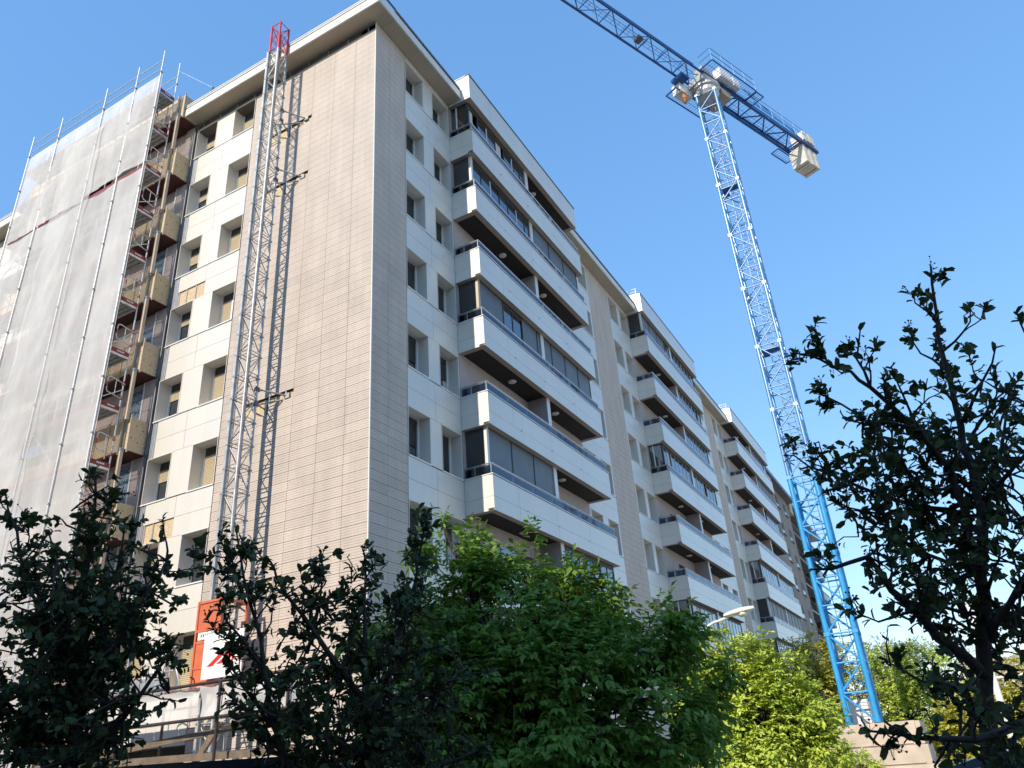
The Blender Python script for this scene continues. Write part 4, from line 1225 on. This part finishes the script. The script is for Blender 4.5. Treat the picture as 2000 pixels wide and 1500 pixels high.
# right-hand tree close to the camera
DR = 6.0
limbs = [
    ([A(1950, 1780, DR), A(1935, 1500, DR), A(1920, 1300, DR), A(1917, 1000, DR-0.05), A(1870, 790, DR), A(1830, 660, DR), A(1818, 520, DR+0.05)], 0.075, 0.008),
    ([A(1915, 1120, DR), A(1860, 915, DR-0.1), A(1790, 842, DR-0.25), A(1700, 755, DR-0.4), A(1660, 728, DR-0.45), A(1600, 700, DR-0.5), A(1552, 690, DR-0.55)], 0.034, 0.006),
    ([A(1930, 1320, DR), A(1840, 1245, DR-0.2), A(1740, 1150, DR-0.5), A(1695, 1085, DR-0.6), A(1620, 1112, DR-0.7), A(1585, 1112, DR-0.7)], 0.040, 0.006),
    ([A(2080, 1400, DR-0.3), A(1990, 1420, DR-0.6), A(1900, 1442, DR-0.9), A(1800, 1440, DR-1.0), A(1700, 1428, DR-1.1)], 0.036, 0.006),
    ([A(1900, 1010, DR), A(1780, 985, DR+0.3), A(1660, 945, DR+0.4), A(1580, 905, DR+0.5), A(1530, 890, DR+0.5)], 0.026, 0.005),
    ([A(1850, 1060, DR), A(1760, 890, DR+0.2), A(1690, 815, DR+0.1), A(1600, 765, DR), A(1585, 760, DR)], 0.018, 0.005),
    ([A(1917, 1000, DR), A(1960, 850, DR+0.4), A(1975, 760, DR+0.5)], 0.024, 0.006),
    ([A(1880, 820, DR), A(1920, 740, DR-0.3), A(1945, 675, DR-0.4)], 0.014, 0.005),
    ([A(1925, 1250, DR), A(2020, 1100, DR-0.3), A(2080, 950, DR-0.4)], 0.03, 0.006),
    ([A(1925, 1350, DR), A(1800, 1330, DR+0.3), A(1730, 1290, DR+0.4)], 0.02, 0.005),
    ([A(1700, 755, DR-0.4), A(1675, 700, DR-0.4), A(1680, 645, DR-0.4)], 0.012, 0.005),
    ([A(1620, 710, DR-0.5), A(1590, 660, DR-0.5)], 0.009, 0.004),
    ([A(1930, 1200, DR), A(2010, 1250, DR+0.4), A(2080, 1230, DR+0.5)], 0.03, 0.006),
    ([A(1940, 1440, DR), A(1880, 1380, DR-0.5), A(1830, 1330, DR-0.7)], 0.02, 0.005),
    ([A(2060, 700, DR+0.5), A(2010, 660, DR+0.4), A(1985, 610, DR+0.4)], 0.012, 0.005),
    ([A(1800, 850, DR-0.25), A(1765, 770, DR-0.3), A(1740, 715, DR-0.3)], 0.012, 0.004),
    ([A(1850, 720, DR), A(1800, 690, DR+0.2), A(1765, 655, DR+0.25)], 0.011, 0.004),
    ([A(1840, 690, DR), A(1885, 650, DR-0.2), A(1895, 600, DR-0.2)], 0.011, 0.004),
    ([A(1828, 630, DR), A(1790, 590, DR-0.1), A(1775, 570, DR-0.1)], 0.008, 0.004),
    ([A(1905, 930, DR), A(1850, 850, DR+0.4), A(1810, 790, DR+0.5)], 0.016, 0.004),
    ([A(1820, 990, DR+0.3), A(1730, 1010, DR+0.1), A(1655, 990, DR), A(1610, 960, DR)], 0.014, 0.004),
    ([A(1915, 1120, DR), A(1810, 1085, DR+0.2), A(1730, 1040, DR+0.3), A(1690, 1010, DR+0.3)], 0.018, 0.005),
    ([A(1920, 1200, DR), A(1800, 1190, DR-0.3), A(1720, 1215, DR-0.4), A(1670, 1200, DR-0.4)], 0.016, 0.004),
    ([A(1917, 980, DR), A(1990, 900, DR-0.3), A(2050, 840, DR-0.4)], 0.022, 0.005),
    ([A(1790, 842, DR-0.25), A(1720, 830, DR-0.5), A(1650, 820, DR-0.6)], 0.012, 0.004),
    ([A(1890, 860, DR), A(1940, 790, DR+0.2), A(1990, 740, DR+0.3)], 0.014, 0.004)]
broadleaf_tree('evergreen_tree', (*A(1950, 1780, DR)[:2], GZ), 'tall dark evergreen tree with open limbs at the right, in front of the crane', 'tree', limbs, 5,
    'leaf_evergreen', 0.17, 0.46, leaf_len=0.086, rosette=6, dense=[(A(1750, 950, DR), (0.5, 0.4, 0.3), 26), (A(1800, 1090, DR), (0.5, 0.4, 0.3), 30), (A(1930, 1000, DR), (0.6, 0.5, 0.9), 36), (A(1960, 1180, DR), (0.6, 0.5, 0.6), 46), (A(1830, 980, DR+0.2), (0.55, 0.45, 0.4), 26), (A(1780, 870, DR), (0.5, 0.4, 0.25), 25), (A(1870, 1160, DR-.1), (0.55, 0.4, 0.4), 24), (A(1660, 900, DR+.4), (.5, .4, .16), 22), (A(1900, 1400, DR-.8), (.6, .4, .35), 18), (A(1980, 900, DR+.3), (.4, .4, .6), 30)])
# middle tree
DM = 6.3
limbs = [
    ([A(735, 1800, DM), A(722, 1500, DM), A(712, 1300, DM), A(711, 1180, DM), A(712, 1085, DM)], 0.07, 0.008),
    ([A(715, 1380, DM), A(640, 1270, DM-0.2), A(590, 1200, DM-0.3), A(540, 1130, DM-0.3), A(520, 1085, DM-0.3)], 0.03, 0.006),
    ([A(590, 1560, DM-0.2), A(530, 1400, DM-0.4), A(510, 1250, DM-0.5), A(482, 1130, DM-0.5), A(462, 1040, DM-0.5)], 0.03, 0.006),
    ([A(600, 1280, DM), A(625, 1180, DM+0.1), A(628, 1090, DM+0.1)], 0.016, 0.006),
    ([A(720, 1420, DM), A(780, 1250, DM+0.2), A(820, 1100, DM+0.3), A(832, 1000, DM+0.3)], 0.035, 0.006),
    ([A(720, 1480, DM), A(620, 1430, DM-0.4), A(540, 1400, DM-0.6), A(500, 1370, DM-0.7)], 0.03, 0.006),
    ([A(720, 1500, DM), A(820, 1400, DM+0.3), A(900, 1300, DM+0.5)], 0.03, 0.006),
    ([A(482, 1180, DM-0.5), A(450, 1090, DM-0.5), A(425, 1045, DM-0.5)], 0.01, 0.005),
    ([A(510, 1300, DM-0.5), A(440, 1210, DM-0.6), A(428, 1180, DM-0.6)], 0.012, 0.005),
    ([A(530, 1420, DM-0.4), A(470, 1330, DM-0.5), A(425, 1265, DM-0.5)], 0.014, 0.005),
    ([A(730, 1560, DM), A(860, 1500, DM-0.2), A(960, 1450, DM-0.3)], 0.03, 0.006)]
broadleaf_tree('evergreen_tree', (*A(735, 1800, DM)[:2], GZ), 'dark bushy evergreen tree in the middle, in front of the tiled corner', 'tree', limbs, 6,
    'leaf_evergreen', 0.10, 0.50, leaf_len=0.08, dense=[(A(760, 1400, DM), (0.75, 0.6, 0.7), 150), (A(570, 1370, DM), (0.4, 0.5, 0.45), 45), (A(640, 1170, DM), (0.28, 0.3, 0.35), 18), (A(770, 1180, DM+.2), (0.3, 0.3, 0.45), 40), (A(640, 1500, DM), (0.5, 0.5, 0.25), 45)])
# left tree
DL = 6.6
limbs = [
    ([A(120, 1800, DL), A(140, 1500, DL), A(160, 1250, DL), A(175, 1050, DL), A(186, 920, DL)], 0.07, 0.008),
    ([A(150, 1400, DL), A(230, 1250, DL-0.2), A(290, 1150, DL-0.3), A(325, 1095, DL-0.3)], 0.03, 0.006),
    ([A(150, 1350, DL), A(80, 1200, DL+0.2), A(40, 1080, DL+0.2), A(10, 960, DL+0.3)], 0.03, 0.006),
    ([A(140, 1500, DL), A(240, 1400, DL-0.3), A(310, 1310, DL-0.4), A(350, 1235, DL-0.4)], 0.03, 0.006),
    ([A(140, 1500, DL), A(40, 1400, DL+0.2), A(-60, 1300, DL+0.3)], 0.03, 0.006),
    ([A(160, 1300, DL), A(120, 1150, DL-0.3), A(95, 1040, DL-0.4)], 0.02, 0.006),
    ([A(165, 1250, DL), A(230, 1120, DL+0.3), A(245, 1010, DL+0.3)], 0.02, 0.006)]
broadleaf_tree('evergreen_tree', (*A(120, 1800, DL)[:2], GZ), 'dense dark evergreen tree at the left edge, in front of the netted scaffold', 'tree', limbs, 8,
    'leaf_evergreen', 0.09, 0.48, leaf_len=0.076, dense=[(A(150, 1300, DL), (0.6, 0.6, 0.85), 150), (A(110, 1180, DL), (0.5, 0.5, 0.5), 60), (A(235, 1230, DL), (0.4, 0.5, 0.55), 60), (A(100, 1460, DL), (0.7, 0.5, 0.4), 80), (A(50, 1330, DL), (0.5, 0.5, 0.6), 60), (A(190, 1010, DL), (.2, .25, .35), 20)])

def leafy_tree(name, base, height, blobs, label, seed, lm, n, leaf=0.10, droop=0.5, group='leafy trees along the pavement', gap=0.35, trunk_r=0.11):
    """tree or bush whose crown is many leaflet sprays spread through uneven clumps"""
    rg = np.random.default_rng(seed)
    root = thing(name, base, label, 'tree', group)
    wood = MB()
    B = np.array(base, float)
    cs = [np.array(b[0], float) for b in blobs]
    cen = np.mean(cs, axis=0)
    fork = B + (cen-B)*0.45
    wood.tube([B, B+(fork-B)*0.5+rg.normal(0, 0.05, 3), fork], [trunk_r, trunk_r*0.85, trunk_r*0.7], 8)
    P = []; D = []; NN = []; LN = []
    tot = sum(b[1][0]*b[1][1]*b[1][2] for b in blobs)
    for c, r in blobs:
        c = np.array(c, float); r = np.array(r, float)
        q, d = curve_pts(fork, c-fork, np.linalg.norm(c-fork), 5, rg, 0.12, 0.0)
        wood.tube(q, [trunk_r*0.5*(1-i/7) for i in range(6)], 6, False)
        m_ = max(10, int(n*(r[0]*r[1]*r[2])/tot/6))
        # sub clumps inside the blob leave gaps between them
        k = max(4, int(m_/26))
        dirs = unit(rg.normal(0, 1, (k, 3))); rad_ = rg.uniform(0.45, 1.0, (k, 1))**0.6
        sub = c + dirs*rad_*r
        for s in sub:
            e = q[-1] + (s-q[-1])*1.0
            wood.tube([q[3], q[3]+(e-q[3])*0.55+rg.normal(0, 0.06, 3), e], [0.022, 0.014, 0.005], 4, False)
        which = rg.integers(0, k, m_)
        pts = sub[which] + rg.normal(0, 1, (m_, 3))*r*gap*0.42
        out = unit(pts-c*0.6-fork*0.4)
        for p, o in zip(pts, out):
            ax = unit(o*0.7+rg.normal(0, 0.55, 3)+np.array((0, 0, -droop*0.4)))
            sd = unit(np.cross(ax, np.array((0, 0, 1.0))+rg.normal(0, 0.1, 3)))
            L = leaf*rg.uniform(0.75, 1.3)
            for j in range(6):
                f = 0.25+0.30*(j//2)
                sgn = 1 if j % 2 else -1
                dv = ax*0.6+sd*sgn*0.8+np.array((0, 0, -droop*rg.uniform(0.2, 0.8)))
                if j == 5: dv = ax+np.array((0, 0, -droop*0.5))
                P.append(p+ax*L*f*1.6); D.append(dv); NN.append(np.array((0, 0, 1.0))+rg.normal(0, 0.45, 3)+o*0.35); LN.append(L*rg.uniform(0.7, 1.1))
    P = np.array(P); D = np.array(D); NN = np.array(NN); LN = np.array(LN)
    v, t = leaf_arrays(LET_P, LET_T, P, D, NN, LN, LN*0.52)
    wood.build('trunk', 'bark', root, True)
    link(bpy.data.objects.new('crown', arrays_mesh('crown', v, t, lm)), root)
    return root

def gb(p): return (p[0], p[1], GZ)
# green ash-leaved maple in front of the balconies
bl = [(A(1000, 1230, 12.2), (1.2, 1.2, 1.1)), (A(900, 1150, 12.5), (0.8, 0.8, 0.9)), (A(1010, 1120, 12.6), (0.55, 0.6, 0.55)), (A(1110, 1210, 12.4), (0.9, 0.9, 0.9)),
      (A(1230, 1290, 12.2), (0.9, 0.9, 0.7)), (A(1310, 1330, 12.0), (0.7, 0.8, 0.8)), (A(860, 1060, 12.8), (0.35, 0.4, 0.5)), (A(1130, 1370, 11.6), (1.3, 1.2, 1.0)),
      (A(960, 1380, 11.6), (1.2, 1.2, 1.0)), (A(820, 1300, 12.0), (0.9, 1.0, 1.0)), (A(1270, 1430, 11.6), (0.9, 0.9, 0.8)), (A(870, 1430, 11.5), (1.0, 1.0, 0.7)),
      (A(1080, 1140, 12.8), (0.4, 0.4, 0.4)), (A(1180, 1160, 12.6), (0.35, 0.4, 0.35)), (A(1270, 1215, 12.6), (0.4, 0.4, 0.35)), (A(1060, 1500, 11.3), (1.5, 1.2, 0.6)), (A(930, 1040, 12.9), (0.3, .3, .3)), (A(1025, 1065, 12.9), (0.28, .3, .28))]
leafy_tree('maple_tree', gb(A(1030, 1500, 12.0)), 5, bl, 'broad green leafy tree with drooping leaves below the nearest balconies', 21, 'leaf_maple', 44000, 0.135, 0.8, gap=0.34)
# sunlit trees further down the street
bl = [(A(1440, 1300, 21.5), (0.9, 0.9, 0.8)), (A(1400, 1370, 21.5), (1.0, 1.0, 0.9)), (A(1490, 1390, 21.5), (1.1, 1.1, 1.0)), (A(1400, 1450, 21.5), (1.0, 1.0, 0.8)),
      (A(1530, 1320, 21.5), (0.7, 0.8, 0.6)), (A(1560, 1410, 21.5), (0.8, 0.9, 0.8)), (A(1470, 1480, 21.5), (1.4, 1.2, 0.8)), (A(1395, 1250, 21.5), (0.3, 0.3, 0.35)), (A(1480, 1260, 21.5), (0.25, 0.3, 0.3)), (A(1600, 1470, 21.5), (0.7, 0.7, 0.6))]
leafy_tree('street_tree', gb(A(1470, 1490, 21.5)), 5, bl, 'bright yellow green leafy tree under the white street lamp', 31, 'leaf_lime', 42000, 0.13, 0.4)
bl = [(A(1560, 1310, 50), (2.0, 2.0, 1.5)), (A(1610, 1300, 50), (1.6, 1.6, 1.6)), (A(1640, 1370, 50), (2.2, 2.0, 2.0)), (A(1560, 1380, 50), (2.4, 2.0, 2.0)), (A(1600, 1450, 50), (3, 2.5, 1.8)), (A(1590, 1265, 50), (.8, .8, .7))]
leafy_tree('street_tree', gb(A(1600, 1450, 50)), 8, bl, 'golden green leafy tree seen behind the left leg of the crane mast', 32, 'leaf_gold', 36000, 0.17, 0.4)
bl = [(A(1770, 1390, 56), (2.4, 2.4, 2.2)), (A(1720, 1310, 56), (1.8, 1.8, 1.6)), (A(1800, 1310, 56), (2.0, 2.0, 1.5)), (A(1760, 1340, 56), (2.2, 2.0, 1.6)), (A(1840, 1400, 56), (2.0, 2.0, 2.0)), (A(1780, 1450, 56), (3.2, 2.6, 1.6)), (A(1700, 1420, 56), (1.8, 1.8, 1.6))]
leafy_tree('street_tree', gb(A(1780, 1450, 56)), 8, bl, 'olive green rounded tree to the right of the crane mast', 33, 'leaf_lime', 34000, 0.19, 0.4)
bl = [(A(1930, 1420, 48), (2.2, 2.0, 1.6)), (A(1980, 1350, 48), (1.8, 1.6, 1.6)), (A(1890, 1370, 48), (1.6, 1.6, 1.4)), (A(1880, 1450, 48), (1.8, 1.8, 1.2)), (A(2030, 1400, 48), (2.0, 2.0, 1.6))]
leafy_tree('street_tree', gb(A(1940, 1450, 48)), 6, bl, 'low yellow green tree at the right edge behind the dark branches', 34, 'leaf_gold', 28000, 0.17, 0.4)
bl = [(A(1860, 1310, 75), (3.0, 3.0, 2.2)), (A(1910, 1330, 75), (2.6, 2.6, 1.8)), (A(1830, 1350, 75), (2.6, 2.6, 1.6))]
leafy_tree('street_tree', gb(A(1870, 1400, 75)), 9, bl, 'pale sparse tree far behind, right of the crane', 35, 'leaf_pale', 7000, 0.14, 0.2, gap=0.5)
bl = [(A(1735, 1290, 70), (2.2, 2.2, 1.5)), (A(1760, 1310, 70), (2.4, 2.4, 1.5)), (A(1800, 1290, 70), (1.5, 1.5, 1.2))]
leafy_tree('street_tree', gb(A(1760, 1400, 70)), 9, bl, 'thin olive tree close behind the right side of the crane mast', 36, 'leaf_olive', 9000, 0.15, 0.2, gap=0.5)
bl = [(A(1640, 1480, 36), (1.0, 0.8, 0.55)), (A(1680, 1500, 36), (0.9, 0.8, 0.5)), (A(1610, 1500, 36), (1.0, 0.8, 0.6))]
leafy_tree('shrub', gb(A(1640, 1500, 36)), 2, bl, 'sunlit green shrub in front of the crane ballast blocks', 37, 'leaf_lime', 8000, 0.10, 0.3, group='shrubs', trunk_r=0.04)
for i, px in enumerate((40, 230, 500, 640)):
    nm = ('dark low shrub at the bottom left corner', 'dark low shrub under the canopy sheets', 'dark low shrub left of the middle evergreen', 'dark low shrub at the foot of the middle evergreen')[i]
    c = A(px, 1530, 7.6)
    leafy_tree('shrub', gb(c), 1, [((c[0], c[1], 0.05), (0.55, 0.55, 0.38)), ((c[0]+0.4, c[1]-0.4, 0.0), (0.5, 0.5, 0.36))], nm, 41+i, 'leaf_evergreen', 3500, 0.07, 0.3, group='shrubs', trunk_r=0.03)
# ------------------------------------------------------------------ older concrete block further along
OB = thing('concrete_block', (62, 0, GZ), 'older brown concrete apartment block at the far end of the white facade', 'building')
MB().box(60.25, 75.6, 0.25, 20, GZ, 25.2).build('wall', 'concrete_old', OB)
MB().box(75.65, 100, 1.6, 20, GZ, 25.6).build('wall', 'concrete_old', OB)
MB().box(60.4, 76.0, -0.5, 20, 25.22, 25.6).build('roof', 'pipe_dark', OB)
MB().box(76.05, 100, 0.2, 20, 25.7, 26.1).build('roof', 'pipe_dark', OB)
MB().box(76.1, 78, 0.1, 1.5, 24.3, 25.65).build('roof_beam', 'concrete', OB)
for k in range(9):
    S = S0-k*FH
    for x in (68.2, 72.4):
        w = ibox('window', 'glass_dark', OB, x, x+1.3, 0.24, 0.30, S, S+1.3)
        ibox('sill', 'pipe_dark', w, x-0.08, x+1.4, 0.10, 0.235, S-0.10, S-0.02)
        ibox('shutter', 'shutter_dark', w, x+0.02, x+1.28, 0.215, 0.235, S+0.5, S+1.29)
    for x0 in (76.2, 86.0):
        b = ibox('balcony', 'pipe_dark', OB, x0, x0+8.5, 0.3, 1.59, S-1.2, S-1.0)
        ibox('balcony_rail', 'rust_tube', b, x0, x0+8.5, 0.3, 0.34, S-0.2, S-0.12)
        for i in range(18):
            ibox('baluster', 'rust_tube', b, x0+i*0.49, x0+i*0.49+0.05, 0.305, 0.335, S-1.0, S-0.2)
        ibox('awning_screen', 'curtain' if k % 3 == 1 else 'screen_dark', b, x0+0.3, x0+3.8, 0.9, 0.95, S-1.0, S+1.6)

def plain_block(name, label, x0, x1, y0, y1, h, wall, side, floors, wspace, awn):
    """simple city block; side = which face carries windows"""
    r = thing(name, ((x0+x1)/2, (y0+y1)/2, GZ), label, 'building')
    MB().box(x0, x1, y0, y1, GZ, h).build('wall', wall, r)
    MB().box(x0-0.4, x1+0.4, y0-0.4, y1+0.4, h+0.003, h+0.35).build('roof', 'kerb', r)
    a0, a1 = (y0, y1) if side == 'x' else (x0, x1)
    n = int((a1-a0-2)/wspace)
    for k in range(floors):
        z = h-1.9-k*FH
        for i in range(n):
            u = a0+1.4+i*wspace
            if side == 'x':
                w = ibox('window', 'glass_dark', r, x1, x1+0.03, u, u+1.4, z, z+1.4)
                ibox('window_frame', 'pvc', w, x1+0.031, x1+0.06, u+0.66, u+0.74, z, z+1.4)
            else:
                w = ibox('window', 'glass_dark', r, u, u+1.4, y1, y1+0.03, z, z+1.4)
                ibox('window_frame', 'pvc', w, u+0.66, u+0.74, y1+0.031, y1+0.06, z, z+1.4)
        if side == 'y':
            for i in range(int((a1-a0)/12)):
                u = a0+2+i*12
                b = ibox('balcony', 'panel_white', r, u, u+7, y1+0.07, y1+1.2, z-1.1, z-0.95)
                ibox('parapet', 'panel_white', b, u, u+7, y1+1.12, y1+1.2, z-0.94, z-0.1)
                ibox('awning', 'awning_green', b, u+0.2, u+6.8, y1+0.9, y1+1.1, z+0.75, z+1.3)
    return r
plain_block('apartment_block', 'unseen plain apartment block added behind the viewer to shade the near trees', -50, -35, -70, 3.4, 22.4, 'old_wall', 'x', 8, 3.2, False)  # added out of view; height set so its shadow covers the near trees
plain_block('apartment_block', 'slightly lower unseen pale block added next to it, letting sun reach the canopy', -50, -35, 4.3, 80, 20.6, 'concrete', 'x', 7, 3.2, False)  # also added out of view, kept lower so the canopy sheets stay sunlit
plain_block('apartment_block', 'far pale apartment building closing the street behind the trees', 150, 165, -60, -12, 11, 'concrete', 'x', 4, 3.2, False)

# ------------------------------------------------------------------ street lamps
lp = thing('street_lamp', (6.3, -6.1, GZ), 'white street lamp with a curved arm above the yellow green tree', 'street lamp')
MB().tube([(6.3, -6.1, GZ+0.12), (6.3, -6.1, 2.4)], [0.075, 0.05], 10).build('pole', 'lamp_white', lp, True)
arm = [(6.3, -6.1, 2.4)]
for i in range(9):
    q = i/8*math.pi/2
    arm.append((6.32, -6.1-0.75*(1-math.cos(q)), 2.55+0.98*math.sin(q)))
arm.append((6.36, -7.1, 3.60))
MB().tube(arm, 0.036, 8).build('arm', 'lamp_white', lp, True)
hv = []; hf = []; ns = 9; nr = 12
for i in range(ns):
    t = i/(ns-1)
    y = -7.0-0.82*t; w = 0.17*math.sin(math.pi*min(1, 0.18+0.74*t))**0.7+0.01; hh = 0.10*math.sin(math.pi*min(1, 0.12+0.78*t))**0.6+0.012
    for j in range(nr):
        q = 2*math.pi*j/nr
        hv.append((6.38+w*math.cos(q), y, 3.63+0.10*t+hh*math.sin(q)*(1.0 if math.sin(q) > 0 else 0.5)))
for i in range(ns-1):
    for j in range(nr):
        k = (j+1) % nr; hf.append((i*nr+j, i*nr+k, (i+1)*nr+k, (i+1)*nr+j))
hf.append(tuple(range(nr))); hf.append(tuple((ns-1)*nr+j for j in reversed(range(nr))))
MB().poly(hv, hf).build('lamp_head', 'lamp_white', lp, True)
MB().tube([(6.38, -7.48, 3.655), (6.38, -7.48, 3.60), (6.38, -7.48, 3.555)], [0.14, 0.12, 0.06], 10).build('lamp_bowl', 'lamp_glass', lp, True)
c0 = at(1990, 1480, 30); c1 = at(1955, 1300, 30)
p2 = thing('street_mast', (c0.x, c0.y, GZ), 'pale mast with cross arms at the right edge behind the branches', 'mast')
MB().tube([(c0.x, c0.y, GZ), (c0.x, c0.y, 4.2)], [0.13, 0.09], 10).build('pole', 'lamp_white', p2, True)
for z in (2.6, 1.9):
    rod('cross_arm', 'lamp_white', p2, (c0.x, c0.y-0.9, z), (c0.x, c0.y+0.5, z-0.06), 0.04)
ibox('red_band', 'paint_red', p2, c0.x-0.14, c0.x+0.14, c0.y-0.14, c0.y+0.14, 2.2, 2.3)

# ------------------------------------------------------------------ parked cars, only their roofs reach the picture
def car(loc, rz, paint, label, hs=1.0):
    r = thing('parked_car', loc, label, 'car', 'cars parked at the kerb')
    R_ = Matrix.Translation(loc) @ Matrix.Rotation(rz, 4, 'Z') @ Matrix.Diagonal((1, 1, hs, 1))
    def B(name, prof, w0, w1, m_, par=r):
        # prof: side outline (x, z); w0 half width at the bottom, w1 at the top
        zs = [p[1] for p in prof]; za, zb_ = min(zs), max(zs)
        v = []; n = len(prof)
        for s in (-1, 1):
            for x, z in prof:
                w = w0+(w1-w0)*(z-za)/(zb_-za); v.append(R_ @ Vector((x, s*w, z)))
        f = [tuple(range(n)), tuple(reversed(range(n, 2*n)))]
        for i in range(n):
            j = (i+1) % n; f.append((j, i, n+i, n+j))
        o = MB().poly(v, f).build(name, m_, par)
        return o
    B('body', [(-2.15,0.35),(-2.2,0.75),(-2.0,0.98),(1.05,1.0),(1.95,0.88),(2.2,0.65),(2.2,0.35),(1.75,0.25),(-1.75,0.25)], 0.88, 0.86, paint)
    B('cabin', [(-1.95,1.0),(-1.65,1.50),(-1.3,1.62),(0.0,1.63),(0.35,1.54),(1.1,1.0)], 0.84, 0.62, 'glass_dark')
    B('roof', [(-1.72,1.52),(-1.32,1.65),(0.0,1.665),(0.36,1.56),(0.30,1.545),(-1.3,1.60)], 0.66, 0.62, paint)
    for s in (-1, 1):
        for x in (-1.35, 1.35):
            c = R_ @ Vector((x, s*0.86, 0.32)); a = (R_.to_3x3() @ Vector((0, 1, 0)))
            w = MB().tube([c-a*0.11, c+a*0.11], 0.32, 16).build('wheel', 'rubber', r)
            MB().tube([c-a*0.115, c+a*0.115], 0.19, 12).build('rim', 'alu', w)
        for x0, x1 in ((-1.0, -0.92), (0.0, 0.08)):
            B('door_pillar', [(x0,1.0),(x0,1.58),(x1,1.58),(x1,1.0)], 0.85, 0.64, paint)
    for s in (-0.6, 0.6):
        h = R_ @ Vector((2.17, s, 0.68)); MB().obox(h, R_.to_3x3() @ Vector((0.05,0,0)), R_.to_3x3() @ Vector((0,0.2,0)), Vector((0,0,0.07))).build('headlight', 'lamp_glass', r)
        h = R_ @ Vector((-2.17, s, 0.80)); MB().obox(h, R_.to_3x3() @ Vector((0.04,0,0)), R_.to_3x3() @ Vector((0,0.18,0)), Vector((0,0,0.1))).build('tail_light', 'paint_red', r)
    return r
c = at(1960, 1500, 8.4)
car((c.x, c.y, GZ-0.008), 1.50, 'car_blue', 'blue grey parked car whose roof shows at the bottom right edge', 0.86)
c = at(330, 1500, 8.6)
car((c.x, c.y, GZ+0.0), 2.0, 'car_grey', 'dark parked car whose roof shows at the bottom left below the canopy', 1.09)
